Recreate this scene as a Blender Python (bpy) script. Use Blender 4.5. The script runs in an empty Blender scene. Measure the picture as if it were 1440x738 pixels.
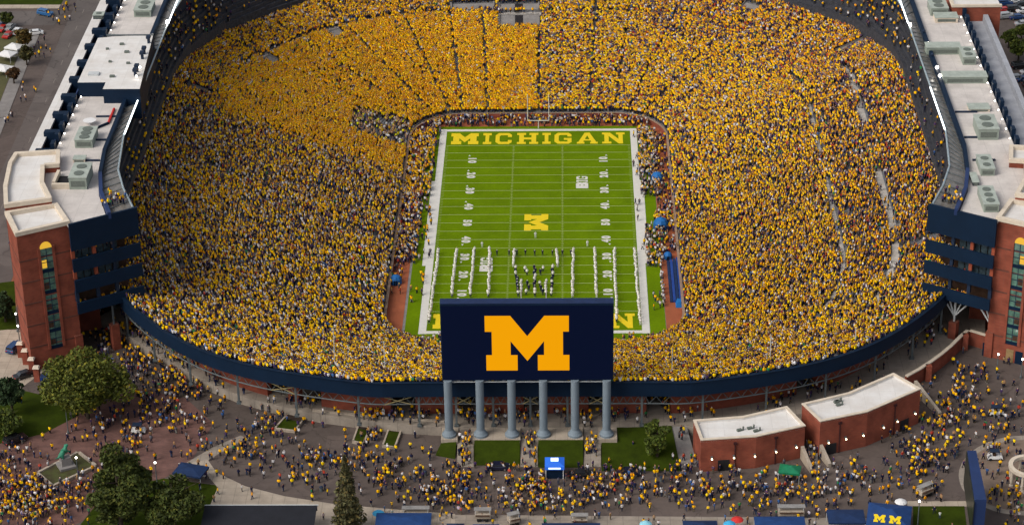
import bpy, bmesh, math, random
import numpy as np
from mathutils import Matrix, Vector
random.seed(7)
rng = np.random.default_rng(11)
sc = bpy.context.scene
col = sc.collection

# ------------------------------------------------------------------ camera, sky, sun, exposure
CP = np.array([7.56, -527.30, 261.26]); YAW, PITCH, ROLL = map(math.radians, (-1.4912, 27.2995, -0.9065)); FPX = 3361.5
def cam_axes():
    cy, sy, cp, sp = math.cos(YAW), math.sin(YAW), math.cos(PITCH), math.sin(PITCH)
    f = np.array([sy*cp, cy*cp, -sp]); r = np.array([cy, -sy, 0.]); u = np.cross(r, f)
    c, s = math.cos(ROLL), math.sin(ROLL)
    return c*r+s*u, -s*r+c*u, f
AX = cam_axes()
cam = bpy.data.cameras.new('camera'); cam_o = bpy.data.objects.new('camera', cam); col.objects.link(cam_o)
cam.sensor_width = 36; cam.lens = FPX/1440*36; cam.clip_start = 1; cam.clip_end = 6000
m = Matrix.Identity(4)
for i in range(3):
    m[i][0] = AX[0][i]; m[i][1] = AX[1][i]; m[i][2] = -AX[2][i]; m[i][3] = CP[i]
cam_o.matrix_world = m; sc.camera = cam_o

SUN_EL, SUN_AZ = math.radians(44), math.radians(238)       # azimuth from +Y, clockwise
w = bpy.data.worlds.new('World'); sc.world = w; w.use_nodes = True
nt = w.node_tree; bg = nt.nodes['Background']
sky = nt.nodes.new('ShaderNodeTexSky'); sky.sky_type = 'NISHITA'; sky.sun_disc = False
sky.sun_elevation = SUN_EL; sky.sun_rotation = SUN_AZ; sky.air_density = 1.0; sky.dust_density = 4.0; sky.ozone_density = 1.0
hs = nt.nodes.new('ShaderNodeHueSaturation'); hs.inputs['Saturation'].default_value = 0.42     # overcast
nt.links.new(sky.outputs[0], hs.inputs['Color']); nt.links.new(hs.outputs[0], bg.inputs['Color'])
bg.inputs['Strength'].default_value = 0.128
sl = bpy.data.lights.new('sun', 'SUN'); sl.energy = 1.25; sl.angle = math.radians(32); sl.color = (1, .95, .86)
so = bpy.data.objects.new('sun', sl); col.objects.link(so)
sd = Vector((math.sin(SUN_AZ)*math.cos(SUN_EL), math.cos(SUN_AZ)*math.cos(SUN_EL), math.sin(SUN_EL)))
so.rotation_euler = sd.to_track_quat('Z', 'Y').to_euler(); so.location = sd*300
sc.view_settings.view_transform = 'Standard'; sc.view_settings.look = 'None'
sc.view_settings.exposure = 0.3; sc.view_settings.gamma = 1.0; sc.view_settings.use_curve_mapping = False

def P(px, py, z):
    """world point at height z seen at photo pixel (1440 x 738)"""
    d = AX[0]*((px-720)/FPX) + AX[1]*((369-py)/FPX) + AX[2]
    q = CP + d*((z-CP[2])/d[2])
    return (float(q[0]), float(q[1]), float(z))
def P2(px, py, z): return P(px, py, z)[:2]

# ------------------------------------------------------------------ materials
MATS = {}
def mat(name, c, rough=.8, var=.18, scale=.6, metal=0., c2=None, bump=0., spec=.3, fine=6.0, joint=0., jdark=.72):
    if name in MATS: return MATS[name]
    M = bpy.data.materials.new(name); M.use_nodes = True; n = M.node_tree.nodes; l = M.node_tree.links
    b = n['Principled BSDF']; b.inputs['Roughness'].default_value = rough; b.inputs['Metallic'].default_value = metal
    b.inputs['Specular IOR Level'].default_value = spec
    tc = n.new('ShaderNodeNewGeometry')
    t1 = n.new('ShaderNodeTexNoise'); t1.inputs['Scale'].default_value = scale; t1.inputs['Detail'].default_value = 6; t1.inputs['Roughness'].default_value = .7
    l.new(tc.outputs['Position'], t1.inputs['Vector'])
    r = n.new('ShaderNodeValToRGB'); e = r.color_ramp.elements
    d = c2 if c2 else tuple(x*(1-var*1.6) for x in c)
    e[0].position = .3; e[0].color = (*d, 1); e[1].position = .7; e[1].color = (*[min(1, x*(1+var*.5)) for x in c], 1)
    l.new(t1.outputs['Fac'], r.inputs['Fac'])
    t2 = n.new('ShaderNodeTexNoise'); t2.inputs['Scale'].default_value = fine; t2.inputs['Detail'].default_value = 3
    l.new(tc.outputs['Position'], t2.inputs['Vector'])
    mr = n.new('ShaderNodeMapRange'); mr.inputs['To Min'].default_value = 1-var*.8; mr.inputs['To Max'].default_value = 1+var*.8
    l.new(t2.outputs['Fac'], mr.inputs['Value'])
    mx = n.new('ShaderNodeMix'); mx.data_type = 'RGBA'; mx.blend_type = 'MULTIPLY'; mx.inputs['Factor'].default_value = 1
    l.new(r.outputs['Color'], mx.inputs['A']); l.new(mr.outputs['Result'], mx.inputs['B']); l.new(mx.outputs['Result'], b.inputs['Base Color'])
    if joint:
        br = n.new('ShaderNodeTexBrick'); br.offset = 0; br.inputs['Scale'].default_value = 1; br.inputs['Brick Width'].default_value = joint; br.inputs['Row Height'].default_value = joint
        br.inputs['Mortar Size'].default_value = .07; br.inputs['Color1'].default_value = (1, 1, 1, 1); br.inputs['Color2'].default_value = (.93, .93, .93, 1); br.inputs['Mortar'].default_value = (jdark, jdark, jdark, 1)
        l.new(tc.outputs['Position'], br.inputs['Vector']); mj = n.new('ShaderNodeMix'); mj.data_type = 'RGBA'; mj.blend_type = 'MULTIPLY'; mj.inputs['Factor'].default_value = 1
        l.new(mx.outputs['Result'], mj.inputs['A']); l.new(br.outputs['Color'], mj.inputs['B']); l.new(mj.outputs['Result'], b.inputs['Base Color'])
    if bump:
        bp = n.new('ShaderNodeBump'); bp.inputs['Strength'].default_value = bump; bp.inputs['Distance'].default_value = .05
        l.new(t2.outputs['Fac'], bp.inputs['Height']); l.new(bp.outputs['Normal'], b.inputs['Normal'])
    MATS[name] = M; return M
def brick_mat(name, c1, c2, mortar, sx=1.0, floor=False):
    M = bpy.data.materials.new(name); M.use_nodes = True; n = M.node_tree.nodes; l = M.node_tree.links
    b = n['Principled BSDF']; b.inputs['Roughness'].default_value = .85; b.inputs['Specular IOR Level'].default_value = .2
    g = n.new('ShaderNodeNewGeometry'); s = n.new('ShaderNodeSeparateXYZ'); l.new(g.outputs['Position'], s.inputs[0])
    cb = n.new('ShaderNodeCombineXYZ')
    if floor:
        l.new(s.outputs[0], cb.inputs[0]); l.new(s.outputs[1], cb.inputs[1])
    else:
        a = n.new('ShaderNodeMath'); a.operation = 'ADD'; l.new(s.outputs[0], a.inputs[0]); l.new(s.outputs[1], a.inputs[1])
        l.new(a.outputs[0], cb.inputs[0]); l.new(s.outputs[2], cb.inputs[1])
    t = n.new('ShaderNodeTexBrick'); t.inputs['Scale'].default_value = sx; t.inputs['Color1'].default_value = (*c1, 1); t.inputs['Color2'].default_value = (*c2, 1)
    t.inputs['Mortar'].default_value = (*mortar, 1); t.inputs['Mortar Size'].default_value = .025; t.inputs['Brick Width'].default_value = .9; t.inputs['Row Height'].default_value = .35
    l.new(cb.outputs[0], t.inputs['Vector'])
    z = n.new('ShaderNodeTexNoise'); z.inputs['Scale'].default_value = .35; z.inputs['Detail'].default_value = 6; l.new(g.outputs['Position'], z.inputs['Vector'])
    mr = n.new('ShaderNodeMapRange'); mr.inputs['From Min'].default_value = .3; mr.inputs['From Max'].default_value = .7; mr.inputs['To Min'].default_value = .68; mr.inputs['To Max'].default_value = 1.12; l.new(z.outputs['Fac'], mr.inputs['Value'])
    mx = n.new('ShaderNodeMix'); mx.data_type = 'RGBA'; mx.blend_type = 'MULTIPLY'; mx.inputs['Factor'].default_value = 1
    l.new(t.outputs['Color'], mx.inputs['A']); l.new(mr.outputs['Result'], mx.inputs['B']); l.new(mx.outputs['Result'], b.inputs['Base Color'])
    MATS[name] = M; return M
def emit_mat(name, c, strength, base=(.02, .02, .02)):
    M = bpy.data.materials.new(name); M.use_nodes = True; b = M.node_tree.nodes['Principled BSDF']
    b.inputs['Base Color'].default_value = (*base, 1); b.inputs['Emission Color'].default_value = (*c, 1); b.inputs['Emission Strength'].default_value = strength
    b.inputs['Roughness'].default_value = .7; b.inputs['Specular IOR Level'].default_value = .08
    MATS[name] = M; return M
def attr_mat(name, attr, rough=.85):
    M = bpy.data.materials.new(name); M.use_nodes = True; n = M.node_tree.nodes; l = M.node_tree.links; b = n['Principled BSDF']
    a = n.new('ShaderNodeAttribute'); a.attribute_type = 'INSTANCER'; a.attribute_name = attr
    l.new(a.outputs['Color'], b.inputs['Base Color']); b.inputs['Roughness'].default_value = rough; b.inputs['Specular IOR Level'].default_value = .06
    MATS[name] = M; return M
asphalt = mat('asphalt', (.100, .077, .067), .9, .24, .05, c2=(.074, .057, .050), fine=1.2)
road_asphalt = mat('road_asphalt', (.115, .098, .090), .9, .2, .1, c2=(.088, .074, .068))
def wear(M):
    n = M.node_tree.nodes; l = M.node_tree.links; b = n['Principled BSDF']; src = b.inputs['Base Color'].links[0].from_socket; g = n.new('ShaderNodeNewGeometry')
    v = n.new('ShaderNodeTexVoronoi'); v.feature = 'DISTANCE_TO_EDGE'; v.inputs['Scale'].default_value = .11; nz = n.new('ShaderNodeTexNoise'); nz.inputs['Scale'].default_value = .5; nz.inputs['Detail'].default_value = 4
    ad = n.new('ShaderNodeVectorMath'); ad.operation = 'MULTIPLY_ADD'; ad.inputs[1].default_value = (3, 3, 0); l.new(g.outputs['Position'], nz.inputs['Vector']); l.new(nz.outputs['Color'], ad.inputs[0]); l.new(g.outputs['Position'], ad.inputs[2]); l.new(ad.outputs[0], v.inputs['Vector'])
    r = n.new('ShaderNodeMapRange'); r.inputs['From Max'].default_value = .012; r.inputs['To Min'].default_value = .62; l.new(v.outputs['Distance'], r.inputs['Value'])
    v2 = n.new('ShaderNodeTexVoronoi'); v2.distance = 'CHEBYCHEV'; v2.inputs['Scale'].default_value = .06; l.new(g.outputs['Position'], v2.inputs['Vector']); r2 = n.new('ShaderNodeMapRange'); r2.inputs['To Min'].default_value = .84; r2.inputs['To Max'].default_value = 1.14
    s2 = n.new('ShaderNodeSeparateColor'); l.new(v2.outputs['Color'], s2.inputs[0]); l.new(s2.outputs[0], r2.inputs['Value'])
    m1 = n.new('ShaderNodeMath'); m1.operation = 'MULTIPLY'; l.new(r.outputs[0], m1.inputs[0]); l.new(r2.outputs[0], m1.inputs[1])
    mx = n.new('ShaderNodeMix'); mx.data_type = 'RGBA'; mx.blend_type = 'MULTIPLY'; mx.inputs['Factor'].default_value = 1; l.new(src, mx.inputs['A']); l.new(m1.outputs[0], mx.inputs['B']); l.new(mx.outputs['Result'], b.inputs['Base Color'])
wear(asphalt); wear(road_asphalt)
concrete = mat('concrete', (.30, .255, .21), .9, .2, .25, joint=3.)
concrete_l = mat('pale_concrete', (.40, .335, .265), .9, .17, .3, joint=2.5)
concrete_d = mat('grey_concrete', (.22, .205, .195), .9, .2, .4)
bleacher = mat('bleacher', (.15, .155, .17), .7, .25, .5)
stair_c = mat('stair_concrete', (.20, .19, .185), .9, .2, .8)
turf = mat('turf', (.114, .188, .0012), .95, .2, .12, c2=(.084, .142, .0012), fine=1.6, spec=.05)
lawn = mat('lawn', (.030, .046, .003), .95, .35, .35, c2=(.020, .030, .003), bump=.4, spec=.05)
soil = mat('mulch', (.035, .022, .015), .95, .3, 1.0)
drygrass = mat('dry_grass', (.085, .075, .03), .95, .3, .2, c2=(.05, .055, .02))
paint_w = mat('white_paint', (.60, .58, .53), .7, .06, 1.)
line_w = mat('line_paint', (.33, .39, .13), .8, .12, 2.)
paint_y = mat('maize_paint', (.72, .53, .006), .7, .05, 1.)
track = mat('red_track', (.34, .095, .04), .9, .2, .2)
brick = brick_mat('brick', (.275, .070, .040), (.232, .058, .035), (.21, .075, .05))
brick_o = brick_mat('orange_brick', (.33, .075, .036), (.28, .062, .033), (.24, .075, .045))
paver = brick_mat('brick_paver', (.17, .085, .07), (.135, .07, .06), (.11, .07, .06), 1.2, True)
stone = mat('limestone', (.62, .53, .42), .85, .12, .6)
roof_w = mat('white_roof', (.66, .645, .625), .8, .1, .25, c2=(.58, .54, .50), joint=3.2, jdark=.88)
roof_p = mat('pink_white_roof', (.56, .515, .48), .85, .2, .2, c2=(.46, .42, .39), joint=4., jdark=.85)
roof_g = mat('grey_roof', (.32, .33, .36), .8, .15, .2)
roof_dark = mat('dark_shingle', (.014, .015, .021), .9, .2, .6)
navy = mat('navy_panel', (.004, .015, .037), .6, .15, .2, spec=.15)
navy_d = mat('navy_steel', (.010, .022, .05), .6, .2, .6)
navy_l = mat('navy_top', (.014, .032, .105), .6, .12, .3)
blue_can = mat('blue_canvas', (.010, .045, .16), .8, .2, .8)
navy_can = mat('navy_canvas', (.008, .026, .085), .8, .2, .8)
steel = mat('grey_steel', (.10, .115, .12), .6, .2, 1.)
steel_w = mat('white_steel', (.5, .52, .52), .6, .1, 1.)
column_m = mat('column_paint', (.165, .205, .24), .65, .08, .4)
unit_m = mat('unit_metal', (.27, .31, .265), .6, .12, .6)
unit_d = mat('unit_grille', (.13, .15, .13), .7, .2, 3.)
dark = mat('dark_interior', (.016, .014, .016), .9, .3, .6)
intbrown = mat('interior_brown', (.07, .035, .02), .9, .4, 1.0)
glass = mat('glass', (.11, .22, .17), .12, .4, .5, c2=(.03, .06, .05), spec=.8)
glass_c = mat('canopy_glass', (.16, .145, .125), .25, .4, .5, c2=(.05, .05, .05), spec=.6)
car_glass = mat('car_glass', (.012, .016, .02), .1, .1, 1., spec=.8)
tyre_m = mat('tyre', (.012, .012, .012), .9, .1, 1.)
rim_m = mat('wheel_rim', (.3, .3, .3), .4, .1, 1., .6)
seat_n = mat('club_seat', (.045, .047, .058), .7, .4, 1.2)
tarp_b = mat('blue_tarp', (.012, .05, .25), .6, .15, .6)
cyan_m = mat('cyan_fabric', (.05, .36, .62), .7, .12, 1.)
red_m = mat('red_fabric', (.55, .03, .025), .7, .12, 1.)
white_m = mat('white_fabric', (.68, .67, .66), .7, .08, 1.)
green_can = mat('green_canvas', (.006, .17, .075), .5, .2, .8)
bronze = mat('verdigris', (.03, .20, .12), .6, .25, .8)
bark = mat('bark', (.055, .04, .028), .95, .3, 2.)
lamp_w = emit_mat('lamp_white', (1, .93, .82), 9, (.8, .8, .8))
lamp_y = emit_mat('lamp_warm', (1, .82, .5), 8, (.8, .7, .5))
led_m = emit_mat('led_strip', (.85, .95, 1), 4, (.8, .8, .8))
led_dim = mat('aluminium_rail', (.35, .42, .45), .4, .1, 1., .3)
screen_bg = emit_mat('screen_navy', (.0006, .0025, .014), 1.0, (.0005, .001, .003))
screen_m = emit_mat('screen_maize', (.90, .36, .0), .80, (.01, .006, .0))
glow_y = emit_mat('lit_arch', (1, .58, .05), .55, (.2, .1, .02))
glow_b = emit_mat('lit_booth', (.03, .16, .9), .32, (.02, .1, .4))
glow_w = emit_mat('booth_light', (.6, .78, 1), 1.0, (.6, .7, .8))
shirt_m = attr_mat('shirt_fabric', 'shirt'); pants_m = attr_mat('trouser_fabric', 'pants'); hair_m = attr_mat('hair_or_cap', 'hair'); skin_m = attr_mat('skin', 'skin', .6)
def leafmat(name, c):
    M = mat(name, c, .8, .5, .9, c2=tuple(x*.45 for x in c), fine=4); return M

# ------------------------------------------------------------------ mesh helpers
class MB:
    def __init__(s): s.v = []; s.f = []; s.m = []
    def face(s, pts, m=0):
        b = len(s.v); s.v += [tuple(map(float, q)) for q in pts]; s.f.append(tuple(range(b, b+len(pts)))); s.m.append(m)
    def mesh(s, verts, faces, m=0):
        b = len(s.v); s.v += [tuple(map(float, q)) for q in verts]; s.f += [tuple(i+b for i in f) for f in faces]; s.m += [m]*len(faces)
    def box(s, c, size, rz=0, m=0, top=None):
        x, y, z = (k/2 for k in size); tx, ty = (x, y) if top is None else (top[0]/2, top[1]/2)
        V = [(-x,-y,-z),(x,-y,-z),(x,y,-z),(-x,y,-z),(-tx,-ty,z),(tx,-ty,z),(tx,ty,z),(-tx,ty,z)]
        a, b = math.cos(rz), math.sin(rz)
        s.mesh([(c[0]+p[0]*a-p[1]*b, c[1]+p[0]*b+p[1]*a, c[2]+p[2]) for p in V], [(0,3,2,1),(4,5,6,7),(0,1,5,4),(1,2,6,5),(2,3,7,6),(3,0,4,7)], m)
    def prism(s, poly, z0, z1, m=0, mtop=None):
        n = len(poly); area = sum(poly[i][0]*poly[(i+1)%n][1]-poly[(i+1)%n][0]*poly[i][1] for i in range(n))
        if area < 0: poly = poly[::-1]
        zz0 = z0 if hasattr(z0, '__len__') else [z0]*n; zz1 = z1 if hasattr(z1, '__len__') else [z1]*n
        if area < 0: zz0 = list(zz0)[::-1]; zz1 = list(zz1)[::-1]
        V = [(p[0], p[1], z) for p, z in zip(poly, zz0)]+[(p[0], p[1], z) for p, z in zip(poly, zz1)]
        s.mesh(V, [tuple(range(n))[::-1]]+[(i, (i+1) % n, n+(i+1) % n, n+i) for i in range(n)], m)
        s.face([(p[0], p[1], z) for p, z in zip(poly, zz1)], m if mtop is None else mtop)
    def tube(s, a, b, r0, r1=None, n=8, m=0):
        r1 = r0 if r1 is None else r1; a = Vector(a); b = Vector(b); d = (b-a).normalized()
        u = d.orthogonal().normalized(); v = d.cross(u); V = []
        for p, r in ((a, r0), (b, r1)):
            for k in range(n):
                t = 2*math.pi*k/n; V.append(p+u*math.cos(t)*r+v*math.sin(t)*r)
        s.mesh(V, [(i, (i+1) % n, n+(i+1) % n, n+i) for i in range(n)]+[tuple(range(n))[::-1], tuple(range(n, 2*n))], m)
    def lathe(s, c, prof, n=12, m=0):
        V = []
        for r, z in prof:
            for k in range(n): t = 2*math.pi*k/n; V.append((c[0]+r*math.cos(t), c[1]+r*math.sin(t), c[2]+z))
        F = [(j*n+i, j*n+(i+1) % n, (j+1)*n+(i+1) % n, (j+1)*n+i) for j in range(len(prof)-1) for i in range(n)]
        F += [tuple(range(n))[::-1], tuple(range((len(prof)-1)*n, len(prof)*n))]; s.mesh(V, F, m)
    def sphere(s, c, r, n=8, m=0):
        s.lathe(c, [(max(.02, math.sin(math.pi*j/6))*r, -math.cos(math.pi*j/6)*r) for j in range(7)], n, m)
    def ribbon(s, pts, off, z0, z1, m=0):
        """wall along a polyline, off = thickness to its left side"""
        A = offset(pts, 0); B = offset(pts, off); n = len(pts)
        for i in range(n-1):
            s.prism([A[i], A[i+1], B[i+1], B[i]], z0, z1, m)
    def build(s, name, mats, parent=None, smooth=False):
        me = bpy.data.meshes.new(name); o = (0, 0, 0) if parent is None else org(parent)
        me.from_pydata([(a-o[0], b-o[1], c-o[2]) for a, b, c in s.v], [], s.f)
        mats = mats if isinstance(mats, (list, tuple)) else [mats]
        for q in mats: me.materials.append(q)
        if any(s.m): me.polygons.foreach_set('material_index', s.m)
        if smooth: me.polygons.foreach_set('use_smooth', [True]*len(s.f))
        ob = bpy.data.objects.new(name, me); col.objects.link(ob); ob.parent = parent
        return ob
def org(o):
    x, y, z = 0, 0, 0
    while o is not None: x += o.location.x; y += o.location.y; z += o.location.z; o = o.parent
    return (x, y, z)
def offset(pts, d):
    if d == 0: return [tuple(p) for p in pts]
    out = []
    for i in range(len(pts)):
        a = pts[max(i-1, 0)]; b = pts[min(i+1, len(pts)-1)]; dx, dy = b[0]-a[0], b[1]-a[1]; L = math.hypot(dx, dy)
        out.append((pts[i][0]-dy/L*d, pts[i][1]+dx/L*d))
    return out
def thing(name, label, cat, loc=(0, 0, 0), group=None):
    o = bpy.data.objects.new(name, None); col.objects.link(o); o.location = loc; return tag(o, label, cat, group)
def tag(o, label=None, cat=None, group=None, kind=None):
    if label: o['label'] = label
    if cat: o['category'] = cat
    if group: o['group'] = group
    if kind: o['kind'] = kind
    return o
def part(name, mats, parent, fn, smooth=False):
    b = MB(); fn(b); return b.build(name, mats, parent, smooth)
def struct(name, mats, fn):
    return tag(part(name, mats, None, fn), kind='structure')
def copy_tree(o, parent=None):
    c = o.copy(); col.objects.link(c); c.parent = parent
    for ch in o.children: copy_tree(ch, c)
    return c
def sheet(name, mats, pix, z, kind='structure', parent=None, thick=None):
    """flat sheet whose outline was read off the photograph on the plane z"""
    pts = [P2(x, y, z) for x, y in pix]
    return sheet_w(name, mats, pts, z, parent)
def sheet_w(name, mats, pts, z, parent=None):
    n = len(pts); area = sum(pts[i][0]*pts[(i+1) % n][1]-pts[(i+1) % n][0]*pts[i][1] for i in range(n))
    if area < 0: pts = pts[::-1]
    b = MB(); b.face([(x, y, z) for x, y in pts]); o = b.build(name, mats, parent)
    bm = bmesh.new(); bm.from_mesh(o.data); bmesh.ops.triangulate(bm, faces=bm.faces[:]); bm.to_mesh(o.data); bm.free()
    if parent is None: o['kind'] = 'structure'
    return o

# ------------------------------------------------------------------ bowl geometry
def catmull(Q, n):
    Q = np.array(Q, float); Q = np.vstack([2*Q[0]-Q[1], Q, 2*Q[-1]-Q[-2]]); out = []
    for i in range(1, len(Q)-2):
        for t in np.linspace(0, 1, n, endpoint=False):
            a, b, c, d = Q[i-1], Q[i], Q[i+1], Q[i+2]
            out.append(.5*((2*b)+(-a+c)*t+(2*a-5*b+4*c-d)*t*t+(-a+3*b-3*c+d)*t**3))
    out.append(Q[-2]); return np.array(out)
def quadrant():
    I = []; O = []; Z = []
    for s in np.linspace(0, 1, 16, endpoint=False): I.append((20*s, -64)); O.append((24*s, -113.4)); Z.append(20)
    C = catmull([(24, -113.4), (35, -112.9), (57.4, -105.8), (73.5, -94.7), (88, -76), (95, -58), (97, -46)], 30)
    L = np.r_[0, np.cumsum(np.hypot(*np.diff(C, axis=0).T))]
    for s in np.linspace(0, 1, 40, endpoint=False):
        f = s*np.pi/2; I.append((20+14.5*np.sin(f), -48-16*np.cos(f)))
        O.append((np.interp(s*L[-1], L, C[:, 0]), np.interp(s*L[-1], L, C[:, 1]))); Z.append(20+4.5*np.clip((s-.68)/.32, 0, 1)**1.5)
    for s in np.linspace(0, 1, 33): I.append((34.5, -48+48*s)); O.append((97, -46+46*s)); Z.append(24.5)
    return np.array(I), np.array(O), np.array(Z)
QI, QO, QZ = quadrant()
def ringup(A): return np.vstack([A*[1, 1], (A*[1, -1])[::-1][1:], (A*[-1, -1])[1:], (A*[-1, 1])[::-1][1:-1]])
BI, BO, BZ = ringup(QI), ringup(QO), np.r_[QZ, QZ[::-1][1:], QZ[1:], QZ[::-1][1:-1]]
K = len(BI)
def bowl_xy(k, t):
    k %= K; return BI[k]+(BO[k]-BI[k])*t
def rim(t): return [tuple(bowl_xy(k, t)) for k in range(K)]
NR = 90; T_CROSS = (.735, .762)
def row_z(k, i): return 1.3+(BZ[k % K]-1.3)*i/NR

# ------------------------------------------------------------------ ground, roads, paths
GZ, CZ = 8.0, 10.0
def ground_fn(b):
    inner = rim(.72); outer = []
    for (x, y) in inner:
        s = 1500/max(abs(x), abs(y)); outer.append((x*s, y*s))
    for k in range(K):
        j = (k+1) % K
        b.face([(*inner[k], GZ), (*outer[k], GZ), (*outer[j], GZ), (*inner[j], GZ)])
struct('ground', asphalt, ground_fn)
struct('field_base', concrete_d, lambda b: b.face([(*p, -.02) for p in rim(.05)]))
conc_edge = [(-96, -66), (-79.7, -83.5), (-67.1, -95.6), (-60.1, -100.6), (-52.6, -104.4), (-42.5, -108.2), (-26.9, -112.2), (-17.5, -113.2), (19.3, -113.2), (31.1, -112.2), (33, -113.4), (43, -111.6), (52.1, -108.4), (55, -108.2), (65.2, -103), (75.5, -95.2), (78.2, -94.3), (86, -86), (93.6, -75.2), (97, -77.7), (99, -66)]
ks = [k for k in range(K) if bowl_xy(k, .73)[1] < -44]
inn = sorted([tuple(bowl_xy(k, .73)) for k in ks], key=lambda q: math.atan2(q[0], -q[1]))
def conc_fn(b):
    poly = conc_edge+inn[::-1]; b.prism(poly, GZ-.5, CZ)
co = struct('concourse', concrete, conc_fn)
bm = bmesh.new(); bm.from_mesh(co.data); bmesh.ops.triangulate(bm, faces=[f for f in bm.faces if len(f.verts) > 4]); bm.to_mesh(co.data); bm.free()

# road on the left, beyond the stadium wall
sheet_w('road', road_asphalt, [(-139.5, 260), (-133, -60), (-140, -200), (-124, -200), (-119.5, -60), (-127.5, 260)], GZ+.004)
sheet_w('brick_verge', brick_mat('verge_brick', (.28, .10, .05), (.22, .08, .04), (.2, .1, .07), 1., True), [(-127.4, 260), (-119.4, -60), (-116, -60), (-124, 260)], GZ+.006)
sheet_w('sidewalk', concrete_d, [(-146.5, 110), (-143, 110), (-134.6, -60), (-138, -60)], GZ+.12)
for i in range(16):
    y = 150-i*13
    struct('lane_marking', mat('worn_paint', (.22, .19, .17), .9, .3, 1.), lambda b: b.box((-133.6+(y-130)*-.026, y, GZ+.010), (.18, 3.2, .006), math.radians(1.6)))
sheet_w('side_street', road_asphalt, [(-230, 113), (-140, 113), (-139, 124), (-230, 126)], GZ+.008)
sheet_w('sidewalk', concrete_l, [(-230, 127.5), (-141, 126), (-141, 129), (-230, 130.5)], GZ+.12)
sheet_w('lawn', lawn, [(-230, 131), (-141, 129.5), (-141, 160), (-230, 160)], GZ+.02)
sheet_w('lawn', drygrass, [(-230, 112), (-147, 110), (-138.5, -40), (-230, -40)], GZ+.02)
# left plaza
sheet('brick_plaza', paver, [(-40, 625), (60, 607), (112, 580), (190, 545), (262, 560), (300, 595), (268, 650), (200, 690), (60, 760), (-60, 760)], GZ+.012)
sheet('driveway', concrete_l, [(-30, 462), (38, 464), (64, 520), (20, 552), (-30, 575)], GZ+.016)
sheet('lawn', lawn, [(-40, 572), (30, 548), (100, 565), (112, 583), (60, 610), (-40, 632)], GZ+.02)
sheet('lawn', lawn, [(95, 760), (150, 690), (230, 672), (306, 682), (285, 760)], GZ+.022)
sheet('footpath', concrete_l, [(268, 650), (292, 646), (305, 664), (345, 683), (400, 697), (470, 708), (560, 716), (640, 722), (640, 770), (270, 770), (306, 685), (292, 668)], GZ+.024)
sheet('footpath', concrete, [(262, 650), (300, 628), (338, 612), (352, 616), (310, 636), (285, 652)], GZ+.018)
sheet('hedge_bed', lawn, [(-20, 400), (20, 395), (24, 462), (-20, 466)], GZ+.02)
# right plaza
circ = [(1440+92*math.cos(t), 668+56*math.sin(t)) for t in np.linspace(0, 2*math.pi, 40, endpoint=False)]
sheet('paved_circle', concrete, circ, GZ+.012)
circ = [(1440+84*math.cos(t), 668+50*math.sin(t)) for t in np.linspace(0, 2*math.pi, 40, endpoint=False)]
sheet('paved_circle', mat('brown_paving', (.20, .145, .11), .9, .2, .3), circ, GZ+.018)
sheet('lawn', lawn, [(1284, 711), (1356, 711), (1362, 760), (1284, 760)], GZ+.03)
sheet('footpath', concrete_l, [(1276, 704), (1358, 704), (1362, 711.5), (1276, 711.5)], GZ+.02)
sheet('footpath', concrete, [(500, 722), (1230, 728), (1240, 780), (500, 780)], GZ+.014)
# sloping lawns in front of the scoreboard
def slope(pixt, pixb, zt, zb, name, m):
    pts = [P(x, y, zt) for x, y in pixt]+[P(x, y, zb) for x, y in pixb]
    return struct(name, m, lambda b: (b.face(pts), b.face([pts[-1], pts[0], (pts[0][0], pts[0][1], GZ-.2), (pts[-1][0], pts[-1][1], GZ-.2)]), b.face([pts[1], pts[2], (pts[2][0], pts[2][1], GZ-.2), (pts[1][0], pts[1][1], GZ-.2)])))
def slope_set(xl, xr, y0, y1, m, name): slope([(xl, y0), (xr, y0)], [(xr, y1), (xl, y1)], CZ, GZ+.03, name, m)
slope([(625, 612), (642, 614)], [(640, 645), (612, 640)], CZ, GZ+.03, 'lawn', lawn)
slope_set(667, 731, 617, 654, lawn, 'lawn'); slope_set(757, 820, 617, 657, lawn, 'lawn')
slope([(846, 600), (943, 592)], [(958, 662), (846, 662)], CZ, GZ+.03, 'lawn', lawn)
for xa, xb in ((643, 666), (732, 756), (821, 845)):
    slope_set(xa, xb, 598, 656, concrete, 'ramp')
slope([(930, 585), (962, 585)], [(981, 655), (958, 657)], CZ+.02, GZ+.04, 'ramp', concrete_d)
slope([(1126, 580), (1150, 574)], [(1150, 662), (1143, 664)], CZ, GZ+.03, 'ramp', concrete_d)
def planter(pix, frac, zt=CZ-.4):
    n = len(pix); pts = [P(x, y, GZ+.5) for x, y in pix]
    t = thing('planter', PL_LABELS.pop(0), 'planter', (*pts[0][:2], GZ))
    c = np.mean([p[:2] for p in pts], axis=0)
    for i in range(n):
        j = (i+1) % n
        part('kerb', concrete_l, t, lambda b: b.ribbon([pts[i][:2], pts[j][:2]], .35, GZ, GZ+.6))
    ins = [tuple(np.array(p[:2])*.95+c*.05) for p in pts]
    part('soil', soil, t, lambda b: b.prism(ins, GZ, GZ+.45))
    half = [ins[0], ins[1]]+[tuple(np.array(ins[2])*frac+np.array(ins[1])*(1-frac)), tuple(np.array(ins[3])*frac+np.array(ins[0])*(1-frac))]
    part('grass_patch', lawn, t, lambda b: b.prism(half, GZ+.3, GZ+.49))
PL_LABELS = ['long raised planter by the end of the concourse, grass below and dark mulch above', 'narrow grass planter on the near side of the crowded steps', 'grass planter between the crowded steps and the scoreboard columns']
planter([(385, 602), (415, 606), (433, 583), (408, 576)], .55)
planter([(495, 620), (512, 624), (522, 600), (503, 597)], .8)
planter([(537, 626), (556, 629), (567, 600), (547, 598)], .75)
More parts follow.
